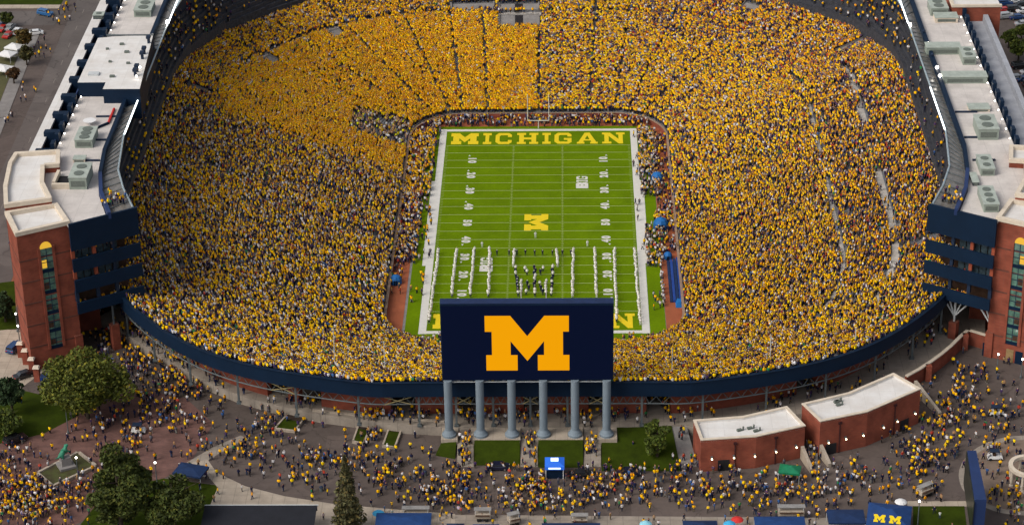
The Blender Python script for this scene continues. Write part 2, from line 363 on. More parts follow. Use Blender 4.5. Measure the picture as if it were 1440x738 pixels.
for a, c in (((440, 588), (625, 604)),):
    q0, q1 = P2(*a, GZ), P2(*c, GZ)
    tag(part('retaining_wall', concrete_l, None, lambda b: b.ribbon([P2(440, 590, GZ), P2(530, 600, GZ), P2(625, 606, GZ)], .5, GZ, CZ+.4)), 'low pale retaining wall in front of the concourse beside the planters', 'wall')

# ------------------------------------------------------------------ playing field
FW, FL = 24.384, 54.864
field = struct('playing_field', turf, lambda b: b.prism([(-29.3, -60), (29.8, -60), (29.8, 61), (-29.3, 61)], -.3, .02))
for s in (-1, 1):
    sheet_w('running_strip', track, [(s*29.9, -58), (s*34.3, -58), (s*34.3, 62), (s*29.9, 62)], .03)
sheet_w('running_strip', track, [(-34, 57.9), (34, 57.9), (30, 63.8), (-30, 63.8)], .045)
def fl(name, m, x0, x1, y0, y1, z=.030): 
    return part(name, m, field, lambda b: b.face([(x0, y0, z), (x1, y0, z), (x1, y1, z), (x0, y1, z)]))
for s in (-1, 1):
    fl('sideline_border', paint_w, *sorted((s*FW, s*(FW+1.75))), -FL-1.4, FL+1.4)
    fl('end_line_border', paint_w, -FW, FW, *sorted((s*FL, s*(FL+1.3))))
    # wide coaching strip between the 25 yard lines
    fl('coaching_border', paint_w, *sorted((s*(FW+1.75), s*(FW+2.6))), -22.9 if s < 0 else -22, 24)
for i in range(-10, 11):
    y = i*5*.9144; fl('yard_line', line_w, -FW+.15, FW-.15, y-.10, y+.10)
hm = MB()
for i in range(-49, 50):
    if i % 5 == 0: continue
    y = i*.9144
    for x in (-FW+.5, FW-.5, -6.4, 6.4): hm.face([(x-.32, y-.06, .034), (x+.32, y-.06, .034), (x+.32, y+.06, .034), (x-.32, y+.06, .034)])
for x in (-6.4, 6.4):
    for i in range(-50, 50): hm.face([(x-.04, i*.9144, .038), (x+.04, i*.9144, .038), (x+.04, i*.9144+.5, .038), (x-.04, i*.9144+.5, .038)])
tag(hm.build('hash_marks', line_w, field), kind='stuff')
LM = [(247,136),(360,136),(434,222),(510,136),(618,136),(618,203),(592,203),(592,302),(620,302),(620,368),(480,368),(480,302),(508,302),(508,243),(434,327),(360,243),(360,302),(390,302),(390,368),(251,368),(251,302),(277,302),(277,203),(247,203)]
LM = [((x-247)/373, (368-y)/232) for x, y in LM]
def slabI(w=1.0): a, s = .28, .2; return [(0,0),(1,0),(1,s),(1-a,s),(1-a,1-s),(1,1-s),(1,1),(0,1),(0,1-s),(a,1-s),(a,s),(0,s)]
def slabH():
    s = .18; return [(0,0),(.42,0),(.42,s),(.32,s),(.32,.41),(.68,.41),(.68,s),(.58,s),(.58,0),(1,0),(1,s),(.9,s),(.9,1-s),(1,1-s),(1,1),(.58,1),(.58,1-s),(.68,1-s),(.68,.59),(.32,.59),(.32,1-s),(.42,1-s),(.42,1),(0,1),(0,1-s),(.1,1-s),(.1,s),(0,s)]
def slabN():
    s = .17; return [(0,0),(.40,0),(.40,s),(.29,s),(.29,.68),(.72,0),(.91,0),(.91,1-s),(1,1-s),(1,1),(.62,1),(.62,1-s),(.72,1-s),(.72,.42),(.34,1),(0,1),(0,1-s),(.10,1-s),(.10,s),(0,s)]
def slabC(): return [(.2,0),(.82,0),(1,.16),(1,.36),(.76,.36),(.76,.2),(.33,.2),(.25,.28),(.25,.72),(.33,.8),(.76,.8),(.76,.64),(1,.64),(1,.84),(.82,1),(.2,1),(0,.8),(0,.2)]
def slabG(): return [(.2,0),(.82,0),(1,.16),(1,.52),(.55,.52),(.55,.36),(.76,.36),(.76,.2),(.33,.2),(.25,.28),(.25,.72),(.33,.8),(.76,.8),(.76,.66),(1,.66),(1,.84),(.82,1),(.2,1),(0,.8),(0,.2)]
def slabA(): return [(0,0),(.36,0),(.36,.16),(.30,.16),(.34,.28),(.5,.28),(.5,.40),(.39,.40),(.5,.76),(.61,.40),(.5,.40),(.5,.28),(.66,.28),(.70,.16),(.64,.16),(.64,0),(1,0),(1,.16),(.93,.16),(.62,1),(.38,1),(.07,.16),(0,.16)]
def letter(poly, fx, m, parent, z=.036, name='letter', hole=None):
    o = sheet_w(name, m, [fx(u, v) for u, v in poly], z, parent)
    return o
word = [(LM, -23.1, -15.8), (slabI(), -14.6, -12.4), (slabC(), -11.3, -7.0), (slabH(), -5.6, 0), (slabI(), 1.1, 3.3), (slabG(), 4.3, 8.8), (slabA(), 10.2, 15.7), (slabN(), 16.9, 22.9)]
for y0, y1 in ((46.6, 53.6), (-53.8, -46.9)):
    for poly, x0, x1 in word:
        letter(poly, lambda u, v: (x0+(x1-x0)*u, y0+(y1-y0)*v), paint_y, field)
# midfield mark, its top towards +X
letter(LM, lambda u, v: (-3.0+5.9*v, 4.7-9.1*u), paint_y, field, .04, 'midfield_letter')
def text_mesh(body, size, ext=0.0):
    cu = bpy.data.curves.new('text', 'FONT'); cu.body = body; cu.size = size; cu.align_x = 'CENTER'; cu.align_y = 'CENTER'; cu.offset = ext
    o = bpy.data.objects.new('text', cu); col.objects.link(o); dg = bpy.context.evaluated_depsgraph_get()
    me = bpy.data.meshes.new_from_object(o.evaluated_get(dg)); bpy.data.objects.remove(o); bpy.data.curves.remove(cu)
    return me
def flat_text(name, body, size, loc, rz, m, parent, ext=.04):
    me = text_mesh(body, size, ext); me.name = name; me.materials.clear(); me.materials.append(m)
    o = bpy.data.objects.new(name, me); col.objects.link(o); o.parent = parent
    po = org(parent); o.location = (loc[0]-po[0], loc[1]-po[1], loc[2]-po[2]); o.rotation_euler = (0, 0, rz); return o
for i, n in enumerate((10, 20, 30, 40, 50, 40, 30, 20, 10)):
    y = (-40+10*i)*.9144
    for s in (-1, 1):
        for q, ch in enumerate(str(n)):
            # digits' feet face their own sideline
            dy = (-.95 if q == 0 else .95)*(-1 if s < 0 else 1)
            flat_text('yard_number', ch, 2.7, (s*17.1, y+dy, .042), -math.pi/2 if s < 0 else math.pi/2, paint_w, field, .17)
        if n != 50:
            yy = y+(2.4 if i > 4 else -2.4); d = .9 if i > 4 else -.9
            part('yard_arrow', paint_w, field, lambda b: b.face([(s*17.8-.3, yy, .042), (s*17.8+.3, yy, .042), (s*17.8, yy+d, .042)][::1 if d > 0 else -1]))
def markB(): return [(0,0),(.8,0),(1,.15),(1,.40),(.9,.5),(1,.6),(1,.85),(.8,1),(0,1),(0,.62),(.45,.62),(.45,.72),(.6,.72),(.6,.62),(.45,.62),(0,.62),(0,.38),(.45,.38),(.6,.38),(.6,.28),(.45,.28),(.45,.38),(0,.38)]
for (x, y) in ((11.4, 23), (-11.7, -22.3)):
    # reads along +Y, its top towards -X
    put = lambda y0, w_, h_: (lambda u, v: (x+h_/2-h_*v, y+y0+w_*u))
    letter(markB(), put(-3.6, 3.5, 3.1), paint_w, field, .042, 'conference_mark')
    letter(slabI(), put(.15, 1.1, 2.9), paint_w, field, .042, 'conference_mark'); letter(slabG(), put(1.5, 2.0, 2.9), paint_w, field, .042, 'conference_mark')
def goal(y, s, label):
    t = thing('goal_post', label, 'goal post', (0, y+s*1.8, 0))
    part('post', paint_w, t, lambda b: (b.tube((0, y+s*1.8, 0), (0, y+s*1.8, 2.2), .13), b.tube((0, y+s*1.8, 2.2), (0, y, 3.05), .11)))
    part('crossbar', paint_w, t, lambda b: b.tube((-2.82, y, 3.05), (2.82, y, 3.05), .12))
    for x in (-2.82, 2.82): part('upright', paint_w, t, lambda b: b.tube((x, y, 3.05), (x, y, 10.6), .10))
goal(FL, 1, 'white goal post at the end zone in front of the students'); goal(-FL, -1, 'white goal post hidden behind the big scoreboard')

# ------------------------------------------------------------------ seating bowl
bowl = thing('stadium_bowl', 'vast oval seating bowl with a dark navy band round its rim', 'stadium', (0, 0, 0))
# aisle indices for one quadrant, mirrored
aq = [0, 11, 17, 23, 31, 38, 45, 52, 60, 70, 79, 88]
ais = sorted(set([a % K for a in aq]+[(176-a) % K for a in aq]+[(176+a) % K for a in aq]+[(K-a) % K for a in aq]))
def section(k0, k1):
    kk = np.arange(k0, k1+1); V = []; F = []; n = len(kk)
    for i in range(NR):
        q = np.array([bowl_xy(k, i/NR) for k in kk]); q1 = np.array([bowl_xy(k, (i+1)/NR) for k in kk]); z = np.array([row_z(k, i+1) for k in kk]); z0 = np.array([row_z(k, i) for k in kk])
        b = len(V)
        V += [(x, y, c) for (x, y), c in zip(q, z0)]+[(x, y, c) for (x, y), c in zip(q, z)]+[(x, y, c) for (x, y), c in zip(q1, z)]
        for j in range(n-1): F += [(b+j, b+j+1, b+n+j+1, b+n+j), (b+n+j, b+n+j+1, b+2*n+j+1, b+2*n+j)]
    mb = MB(); mb.mesh(V, F); return mb
for a, c in zip(ais, ais[1:]+[K]): section(a, c).build('seating_section', bleacher, bowl)
def aisle(k, rg):
    mb = MB(); A = bowl_xy(k, 0); B = bowl_xy(k, 1); d = (B-A)/np.hypot(*(B-A)); nrm = np.array([-d[1], d[0]])*.6
    for i in range(*rg):
        p0 = bowl_xy(k, i/NR); p1 = bowl_xy(k, (i+.96)/NR); z = row_z(k, i+1)
        mb.prism([tuple(p0-nrm), tuple(p1-nrm), tuple(p1+nrm), tuple(p0+nrm)], z-.5, z+.06)
    return mb.build('aisle_stair', stair_c, bowl)
for k in ais: aisle(k, (0, int(T_CROSS[0]*NR))); aisle(k, (int(T_CROSS[1]*NR)+1, NR))
def cross(b):
    for k in range(K):
        j = (k+1) % K; q = [bowl_xy(k, T_CROSS[0]), bowl_xy(k, T_CROSS[1]), bowl_xy(j, T_CROSS[1]), bowl_xy(j, T_CROSS[0])]
        zz = [row_z(k, T_CROSS[1]*NR)+.12, row_z(k, T_CROSS[1]*NR)+.12, row_z(j, T_CROSS[1]*NR)+.12, row_z(j, T_CROSS[1]*NR)+.12]
        b.prism([tuple(x) for x in q], [z-1.2 for z in zz], zz)
part('cross_walkway', mat('walkway', (.42, .39, .355), .9, .25, .5), bowl, cross)
def ribbon_row(b, k0, k1, t0, t1, dz):
    for k in range(k0, k1):
        q = [bowl_xy(k, t0), bowl_xy(k, t1), bowl_xy(k+1, t1), bowl_xy(k+1, t0)]; za, zb = row_z(k, t1*NR)+dz, row_z(k+1, t1*NR)+dz
        b.prism([tuple(x) for x in q], [za-1, za-1, zb-1, zb-1], [za, za, zb, zb])
part('side_walkway', MATS['walkway'], bowl, lambda b: ribbon_row(b, 44, 124, .556, .571, .3))
def empty_benches(b):
    for i in range(0, 20): ribbon_row(b, 222, 238, (i+.05)/NR, (i+.62)/NR, .06)
part('empty_bench_rows', mat('bare_bench', (.34, .35, .37), .6, .2, 1.), bowl, empty_benches)
def portal(k, t0, t1, hw, door=0):
    A = bowl_xy(k, t0); B = bowl_xy(k, t1); d = (B-A)/np.hypot(*(B-A)); n = np.array([-d[1], d[0]])*hw; z0 = row_z(k, t0*NR); z1 = row_z(k, t1*NR)
    o = part('portal_deck', concrete_d, bowl, lambda b: b.prism([tuple(A-n*.97), tuple(B-n*.97), tuple(B+n*.97), tuple(A+n*.97)], [z0-.4]*4, [z0+.5, z1+.5, z1+.5, z0+.5]))
    for s_ in (-1, 1): part('side_wall', concrete_d, o, lambda b: b.prism([tuple(A+n*s_*.97), tuple(B+n*s_*.97), tuple(B+n*s_*1.03), tuple(A+n*s_*1.03)], [z0-.4]*4, [z0+.9, z1+1.1, z1+1.1, z0+.9]))
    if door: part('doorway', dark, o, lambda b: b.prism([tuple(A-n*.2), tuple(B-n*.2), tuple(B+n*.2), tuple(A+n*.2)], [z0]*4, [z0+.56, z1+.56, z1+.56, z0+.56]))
PORT = [(180, .645, .725, 5.6, 1), (189, .775, .82, 6.0), (180, .77, .815, 5.6, 1), (145, .86, .90, 2.6), (209, .68, .725, 1.8), (221, .68, .725, 1.8), (129, .80, .93, 1.0), (240, .80, .86, 1.0)]
for a in PORT: portal(*a)
# field wall
def fwall(b):
    for k in range(K):
        j = (k+1) % K; b.prism([tuple(bowl_xy(k, -.004)), tuple(bowl_xy(j, -.004)), tuple(bowl_xy(j, -.012)), tuple(bowl_xy(k, -.012))], 0, 1.35)
part('field_wall', brick, bowl, fwall)
def fcap(b):
    for k in range(K):
        j = (k+1) % K; b.prism([tuple(bowl_xy(k, -.003)), tuple(bowl_xy(j, -.003)), tuple(bowl_xy(j, -.013)), tuple(bowl_xy(k, -.013))], 1.353, 1.44)
part('wall_coping', mat('tan_coping', (.30, .20, .14), .9), bowl, fcap)
# rim band, columns, trusses and the brick wall below the stands (near end only is seen)
def band_rng(kset, t0, t1, dz0, dz1, m, name):
    def fn(b):
        for k in kset:
            j = (k+1) % K
            zz0 = [BZ[k]+dz0, BZ[j]+dz0, BZ[j]+dz0, BZ[k]+dz0]; zz1 = [BZ[k]+dz1, BZ[j]+dz1, BZ[j]+dz1, BZ[k]+dz1]
            b.prism([tuple(bowl_xy(k, t0)), tuple(bowl_xy(j, t0)), tuple(bowl_xy(j, t1)), tuple(bowl_xy(k, t1))], zz0, zz1)
    return part(name, m, bowl, fn)
allk = list(range(K)); neark = [k for k in allk if BO[k][1] < -60 and BO[(k+1) % K][1] < -60]
seq = sorted(neark, key=lambda k: ((k+K//2) % K))
for i in range(0, len(seq), 4): band_rng(seq[i:i+4], 1.001, 1.008, -2.5, .7, navy, 'rim_panel')
band_rng([k for k in allk if k not in neark], 1.001, 1.008, -2.5, .7, navy, 'rim_panel')
band_rng(seq, 0.999, 1.013, .703, .8, navy, 'rim_coping')
colk = [k for i, k in enumerate(seq) if i % 5 == 0]
for k in colk:
    x, y = bowl_xy(k, .985)
    part('steel_column', steel, bowl, lambda b: (b.box((x, y, (CZ+17)/2+.2), (.42, .42, 17-CZ+.4)), b.box((x, y, CZ+.2), (.9, .9, .4))))
for a, c in zip(colk, colk[1:]):
    kk = [(a+i) % K for i in range(((c-a) % K)+1)]
    def truss(b):
        pts = [bowl_xy(k, .985) for k in kk]
        for q0, q1 in zip(pts, pts[1:]):
            b.tube((*q0, 15.2), (*q1, 15.2), .16, n=5); mid = (q0+q1)/2
            b.tube((*q0, 15.2), (*mid, 16.9), .09, n=4); b.tube((*mid, 16.9), (*q1, 15.2), .09, n=4)
    part('truss_bay', steel, bowl, truss)
def brickwall(b, kset):
    for k in kset:
        j = (k+1) % K; b.prism([tuple(bowl_xy(k, .86)), tuple(bowl_xy(j, .86)), tuple(bowl_xy(j, .885)), tuple(bowl_xy(k, .885))], CZ-.2, 17)
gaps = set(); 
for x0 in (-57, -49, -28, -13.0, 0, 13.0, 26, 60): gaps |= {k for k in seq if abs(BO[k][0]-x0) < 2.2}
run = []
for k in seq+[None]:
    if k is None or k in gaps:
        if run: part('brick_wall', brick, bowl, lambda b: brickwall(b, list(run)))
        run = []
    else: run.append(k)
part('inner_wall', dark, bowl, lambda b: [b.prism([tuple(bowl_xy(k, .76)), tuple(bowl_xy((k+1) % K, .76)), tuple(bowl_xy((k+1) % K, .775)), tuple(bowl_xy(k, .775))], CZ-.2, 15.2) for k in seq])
# braces over the three entrances by the columns and further gates
for x0 in (-28, -50, -13, 0, 13):
    k = min(seq, key=lambda k: abs(BO[k][0]-x0)); q0 = bowl_xy(k-1, .987); q1 = bowl_xy(k+1, .987)
    part('cross_brace', mat('tan_steel', (.35, .28, .13), .7), bowl, lambda b: (b.tube((*q0, 15.2), (*q1, 16.9), .1, n=4), b.tube((*q0, 16.9), (*q1, 15.2), .1, n=4)))

# ------------------------------------------------------------------ suite buildings along both sides
LEDP = [(84.3, 76), (87.8, 66), (90.5, 55.5), (92.3, 37), (92.3, 30), (92.3, -17), (92.3, -37), (90.5, -55.5), (87.8, -65), (84.3, -74.2)]
NAVP = [(89, 80), (92.6, 68.5), (94.4, 58), (95.5, 46), (95.5, 30), (95.5, -17), (95.5, -46), (94.4, -58), (92.6, -67.5), (89.0, -78.2)]
FA, FB = np.array((96.3, -82.8)), np.array((83.3, -74.7)); FD = (FA-FB)/np.hypot(*(FA-FB)); FN = np.array((FD[1], -FD[0])); FN = FN if FN[1] < 0 else -FN
def suite(sg, label):
    t = thing('suite_building', label, 'building', (sg*100, -60, GZ))
    X = lambda p: (sg*p[0], p[1])
    left = sg < 0
    def pr(b, poly, z0, z1, m=0, mtop=None): b.prism([X(q) for q in poly], z0, z1, m, mtop)
    # core and roof
    core = [(106.3, 80), (90, 80), (92.5, 70), (95.6, 58), (97.6, 40), (97.6, -40), (95.6, -58), (92.0, -69), (99.5, -73.5), (100.8, -72.4), (106.3, -58)]
    part('upper_wall', navy_d, t, lambda b: pr(b, core, 19.7, 40))
    part('lower_wall', brick, t, lambda b: pr(b, [(98, 62), (98, -58), (95, -68), (104, -70), (106.5, -58), (106.5, 62)], GZ, 19.7))
    roofp = [(95.6, 62), (95.6, -46), (94.5, -58), (92.7, -67.5), (89.2, -78.3), tuple(FA-FN*.3), (100.8, -72.6), (101.7, -73), (105, -65), (106.4, -56), (106.4, 62)]
    part('roof_deck', roof_p, t, lambda b: pr(b, roofp, 40.0, 40.4))
    for i in range(len(NAVP)-1):
        part('parapet', navy_l if i > 6 else navy, t, lambda b: pr(b, [NAVP[i], NAVP[i+1], offset(NAVP, -.8 if 1 else 0)[i+1], offset(NAVP, -.8)[i]], 40, 41.5))
    # end facade: navy bands with open galleries between
    n = FN
    for z0, z1 in ((34.7, 41.0), (29.7, 32.6), (24.8, 27.7), (19.7, 22.3)):
        part('facade_band', navy, t, lambda b: pr(b, [tuple(FB), tuple(FA), tuple(FA-n*.5), tuple(FB-n*.5)], z0, z1))
        ins = [tuple(FB-n*.5), tuple(FA-n*.5-FD*.6), tuple(FA-n*5.5-FD*1.5), tuple(FB-n*7.5+FD*3)]
        part('gallery_floor', concrete_d, t, lambda b: pr(b, ins, z0 if z0 > 34 else z0+.1, z0+.5))
    for z0, z1 in ((32.6, 34.7), (27.7, 29.7), (22.3, 24.8)):
        if z0 > 23:
            for f0 in np.arange(.30 if left else .45, .95, .105): part('gallery_pane', mat('gallery_glass', (.05, .075, .09), .2, .4, .8, spec=.6), t, lambda b: pr(b, [tuple(FB+(FA-FB)*f0-n*1.9), tuple(FB+(FA-FB)*(f0+.09)-n*1.9), tuple(FB+(FA-FB)*(f0+.09)-n*2.0), tuple(FB+(FA-FB)*f0-n*2.0)], z0-1.5, z1-.35*(round(f0*100) % 3 == 0)))
        part('gallery_back_wall', intbrown, t, lambda b: pr(b, [tuple(FB-n*4.0+FD*2), tuple(FA-n*4.0), tuple(FA-n*4.5), tuple(FB-n*4.5+FD*2)], z0-2, z1+.1))
        for f in (.38, .66, .97):
            c = FB+(FA-FB)*f-n*1.0
            part('pier', brick_o if f > .5 and z0 > 27 else navy_d, t, lambda b: b.box((sg*c[0], c[1], (z0+z1)/2), (.7, .7, z1-z0), -sg*.55))
    for f in (.45, 1.0):
        c = FB+(FA-FB)*f-n*2.2
        part('brick_pier', brick, t, lambda b: b.box((sg*c[0], c[1], (GZ+14)/2), (1.7, 1.7, 14-GZ), -sg*.55))
        part('steel_post', steel_w if not left else steel, t, lambda b: b.tube((sg*c[0], c[1], 14), (sg*c[0], c[1], 19.7), .25))
        if not left:
            for a in (-2, -1, 1, 2):
                e = c+FD*a*1.3
                part('fan_strut', steel_w, t, lambda b: b.tube((sg*c[0], c[1], 15.2), (sg*e[0], e[1], 18.6), .18, n=5))
    # brick corner tower with stacked windows
    T = [(106.6, -86.5), (96.7, -81.05), (100.9, -72.4), (110.8, -76.6)]
    tw = part('corner_tower', [brick, roof_w], t, lambda b: pr(b, T, GZ, 40.2, 0, 1))
    for i in range(4):
        a, c = np.array(T[i]), np.array(T[(i+1) % 4]); d = (c-a)/np.hypot(*(c-a)); o = np.array((-d[1], d[0])); mid = np.mean(T, axis=0)
        if np.dot(o, mid-a) < 0: o = -o
        part('coping', stone, tw, lambda b: pr(b, [tuple(a-d*.25-o*.25), tuple(c+d*.25-o*.25), tuple(c-d*.7+o*.7), tuple(a+d*.7+o*.7)], 40.2, 41.1))
        for z in (34.0, 28.9, 23.8, 18.6, 13.4):
            part('string_course', mat('dark_band', (.13, .05, .035), .9), tw, lambda b: pr(b, [tuple(a-o*.06), tuple(c-o*.06), tuple(c+o*.1), tuple(a+o*.1)], z, z+.32))
    a, c = np.array(T[0]), np.array(T[1]); d = (c-a)/np.hypot(*(c-a)); o = np.array((d[1], -d[0])); o = o if o[1] < 0 else -o
    L = np.hypot(*(c-a)); w0 = .40*L; ww = 2.6
    def panel(u0, u1, z0, z1, dep, m, name, par):
        return part(name, m, par, lambda b: pr(b, [tuple(a+d*u0+o*dep), tuple(a+d*u1+o*dep), tuple(a+d*u1-o*.15), tuple(a+d*u0-o*.15)], z0, z1))
    for u in (w0-.55, w0+ww): panel(u, u+.55, 12.4, 36.4, .3, brick, 'window_jamb', tw)
    for z0, z1 in ((31.2, 36.0), (26.2, 30.4), (21.3, 25.0), (17.0, 20.3), (13.0, 16.2)):
        wn = panel(w0, w0+ww, z0, z1, .05, glass, 'window', tw)
        nz = 3 if z1-z0 > 3.5 else 2
        for i in range(1, nz): zz = z0+(z1-z0)*i/nz; panel(w0, w0+ww, zz-.07, zz+.07, .13, navy_d, 'transom', wn)
        panel(w0+ww/2-.07, w0+ww/2+.07, z0, z1, .10, navy_d, 'mullion', wn)
        panel(w0+.15, w0+ww*.45, z0+.3, z0+(z1-z0)*.45, .075, glow_y if z0 in (31.2,) else intbrown, 'pane', wn)
        panel(w0, w0+ww, z0-.8, z0-.01, .12, navy, 'spandrel', tw)
    ctr = a+d*(w0+ww/2)
    def arch(b):
        pts = [(math.cos(q)*ww/2, 36.02+math.sin(q)*1.5) for q in np.linspace(0, math.pi, 13)]
        fr = [ctr+d*u+o*.08 for u, z in pts]; bk = [ctr+d*u-o*.1 for u, z in pts]
        b.face([(sg*q[0], q[1], z) for q, (u, z) in zip(fr, pts)][::sg if sg < 0 else 1])
        for i in range(12): b.face([(sg*fr[i][0], fr[i][1], pts[i][1]), (sg*fr[i+1][0], fr[i+1][1], pts[i+1][1]), (sg*bk[i+1][0], bk[i+1][1], pts[i+1][1]), (sg*bk[i][0], bk[i][1], pts[i][1])])
    part('arched_window', glow_y, tw, arch)
    if not left:
        for u, mm in ((1.2, navy), (3.2, glow_y), (8.4, navy)): panel(u+2, u+3.6, GZ, GZ+3, .1, mat('tan_door', (.3, .2, .09)) if mm is glow_y else mm, 'door', tw)
    # stair wing behind the tower
    Wg = [(111.0, -76.0), (113.1, -66.8), (114.5, -54.9), (114.2, -49.6), (104.6, -48.3), (103.3, -55.7), (106.5, -56.2), (105, -64.8), (101.7, -72.9)]
    wg = part('stair_wing', [brick, roof_w], t, lambda b: pr(b, Wg, GZ, 41.6, 0, 1))
    ic = np.array((108.5, -62.))
    for i in range(len(Wg)):
        A_, C_ = np.array(Wg[i]), np.array(Wg[(i+1) % len(Wg)]); dd = (C_-A_)/np.hypot(*(C_-A_)); oo = np.array((-dd[1], dd[0]))
        oo = oo if sum(Wg[k][0]*Wg[(k+1) % 9][1]-Wg[(k+1) % 9][0]*Wg[k][1] for k in range(9)) > 0 else -oo
        part('coping', stone, wg, lambda b: pr(b, [tuple(A_-oo*.15), tuple(C_-oo*.15), tuple(C_+oo*.75), tuple(A_+oo*.75)], 41.6, 42.45+.012*i))
    # canopy glazing and light line on the field edge
    dense = []
    for (p, q), (r, s) in zip(zip(LEDP, LEDP[1:]), zip(NAVP, NAVP[1:])):
        m_ = max(2, int(math.hypot(q[0]-p[0], q[1]-p[1])/2.6))
        for i in range(m_): f = i/m_; dense.append((tuple(np.array(p)*(1-f)+np.array(q)*f), tuple(np.array(r)*(1-f)+np.array(s)*f)))
    dense.append((LEDP[-1], NAVP[-1]))
    for (p, r), (q, s) in zip(dense, dense[1:]):
        if -18 < p[1] < 15 and left: continue
        part('canopy_pane', glass_c, t, lambda b: pr(b, [tuple(np.array(p)*.97+np.array(r)*.03), tuple(np.array(q)*.97+np.array(s)*.03), s, r], [40.55, 40.55, 39.9, 39.9], [40.75, 40.75, 40.1, 40.1]))
        part('canopy_rib', steel, t, lambda b: b.tube((sg*p[0], p[1], 40.85), (sg*r[0], r[1], 40.25), .09, n=4))
    for i in range(len(LEDP)-1):
        p, q = LEDP[i], LEDP[i+1]
        part('edge_rail', led_dim, t, lambda b: b.tube((sg*p[0], p[1], 40.8), (sg*q[0], q[1], 40.8), .22, n=6))
    for y0, y1 in (((48, 30), (-16, -37)) if left else ((48, 27), (-13, -37))):
        part('light_line', led_m, t, lambda b: b.box((sg*92.1, (y0+y1)/2, 41.1), (.24, y0-y1, .2)))
    y = 30 if left else 25
    part('flood_lamp', lamp_w, t, lambda b: b.box((sg*92.3, y, 41.6), (.5, 1.4, .5)))
    # tiers of club seats under the canopy
    CLUB = [(40, 111), (54.5, 104.6), (64.6, 97.8), (74.6, 88)]+LEDP[:9]
    for j in range(8):
        A_ = offset(CLUB, .6+.75*j); B_ = offset(CLUB, 1.33+.75*j)
        part('club_row', seat_n, t, lambda b: [pr(b, [A_[i], A_[i+1], B_[i+1], B_[i]], 17.5 if i < 7 else 24.6, (26.3 if i > 5 else 19.7+1.0*i)+1.05*j) for i in range(len(CLUB)-1)])
    part('suite_glass', mat('suite_glazing', (.03, .035, .04), .2, .3, 1., spec=.6), t, lambda b: [pr(b, [(97.3, y), (97.3, y+3.2), (97.58, y+3.2), (97.58, y)], 33.5, 39.8) for y in np.arange(-38, 58, 3.5)])
    # navy colonnade with lamps, outer brick wall with white coping
    for y in np.arange(-44, 60, 5.2):
        if left and -16 < y < 13: continue
        part('colonnade_pier', navy, t, lambda b: b.box((sg*106.9, y, 40.9), (.9, 2.2, 2.9)))
        part('roof_lamp', lamp_w, t, lambda b: b.sphere((sg*105.7, y+1.9, 41.2), .16, 6))
    part('colonnade_wall', navy_l, t, lambda b: b.box((sg*107.25, 8.5, 40.2), (.3, 105, 1.8)))
    if left:
        part('outer_wall', brick_o, t, lambda b: b.box((sg*112.2, 6, 22.9), (1.2, 112, 29.8)))
        part('wall_coping', roof_w, t, lambda b: b.box((sg*112.2, 6, 38.1), (2.5, 112, .6)))
        part('recess_floor', brick, t, lambda b: b.box((sg*109.4, 6, 33), (4.2, 112, .4)))
        for y in np.arange(-42, 58, 10.4): part('cross_wall', navy, t, lambda b: b.box((sg*109.4, y, 36.3), (4.2, 1.8, 6.4)))
    else:
        part('outer_deck', roof_g, t, lambda b: b.box((sg*109.6, -6.5, 23.4), (4.4, 85, 30.8)))
        part('wall_coping', roof_g, t, lambda b: b.box((sg*112.3, -6.5, 24.3), (1.2, 85, 32.6)))
        bx = part('brick_stair_tower', [brick, roof_w], t, lambda b: b.prism([(103.9, 34), (116, 34), (116, 48), (103.9, 48)], GZ, 42.6, 0, 1))
        for q in ([(103.7, 33.8), (116.2, 33.8), (116.2, 34.6), (103.7, 34.6)], [(103.7, 34.6), (104.5, 34.6), (104.5, 48), (103.7, 48)]): part('coping', stone, bx, lambda b: b.prism(q, 42.6, 43.2))
    # roof plant
    def unit(px, py, sx, sy, h, m=unit_m, fans=2):
        sx *= .86; sy *= .8; h *= .8
        x, y, _ = P(px, py, 40.4+h); u = part('rooftop_unit', m, t, lambda b: b.box((x, y, 40.4+h/2), (sx, sy, h)))
        part('unit_lid', mat('unit_lid', (.36, .40, .35), .6), u, lambda b: b.box((x, y, 40.4+h+.09), (sx+.25, sy+.25, .18)))
        for i in range(fans): part('fan_grille', unit_d, u, lambda b: b.lathe((x, y+(i-(fans-1)/2)*sy/max(fans, 1)*.9, 40.4+h+.18), [(min(sx, sy)*.3, 0), (min(sx, sy)*.3, .12)], 10))
        part('louvre', unit_d, u, lambda b: b.box((x, y-sy/2-.04, 40.4+h*.5), (sx*.8, .08, h*.5)))
    if left:
        pb = part('press_box', [navy, roof_w], t, lambda b: b.prism([(-106.6, 13.5), (-106.6, -14.2), (-100, -14.2), (-100, -18.2), (-91.4, -18.2), (-93.4, 16)], 36.5, 44, 0, 1))
        part('roof_edge', steel, pb, lambda b: b.box((-99, 15, 44.06), (11.5, .5, .3)))
        for (x, y, s_) in ((-103.6, -9.5, 1.8), (-100, 9, .7), (-98, 4, .8), (-96.5, -3, .6), (-101, -2, .5), (-99, -11, .8), (-103, 6, .5)): part('roof_vent', steel_w if s_ > 1 else unit_d, pb, lambda b: b.box((x, y, 44.2), (s_*1.4, s_, .5)))
        for y in (10, 3, 0, -8, -10.5): part('camera_mount', navy_d, pb, lambda b: (b.box((-93.6, y, 44.7), (.6, .6, 1.4)), b.box((-93.6, y, 45.6), (1.0, 1.4, .6))))
        for y in (-7, -12.5): part('spot_lamp', lamp_w, pb, lambda b: b.sphere((-93, y, 44.8), .26, 6))
        unit(203, 8, 5, 9, 2.2); unit(121, 188, 4.6, 9, 2.4, fans=3); unit(113, 240, 4.4, 9.5, 3.4, fans=2); unit(112, 222, 3, 2.5, .9, stone, 0); unit(139, 20, 3, 3, 1.2, steel, 1)
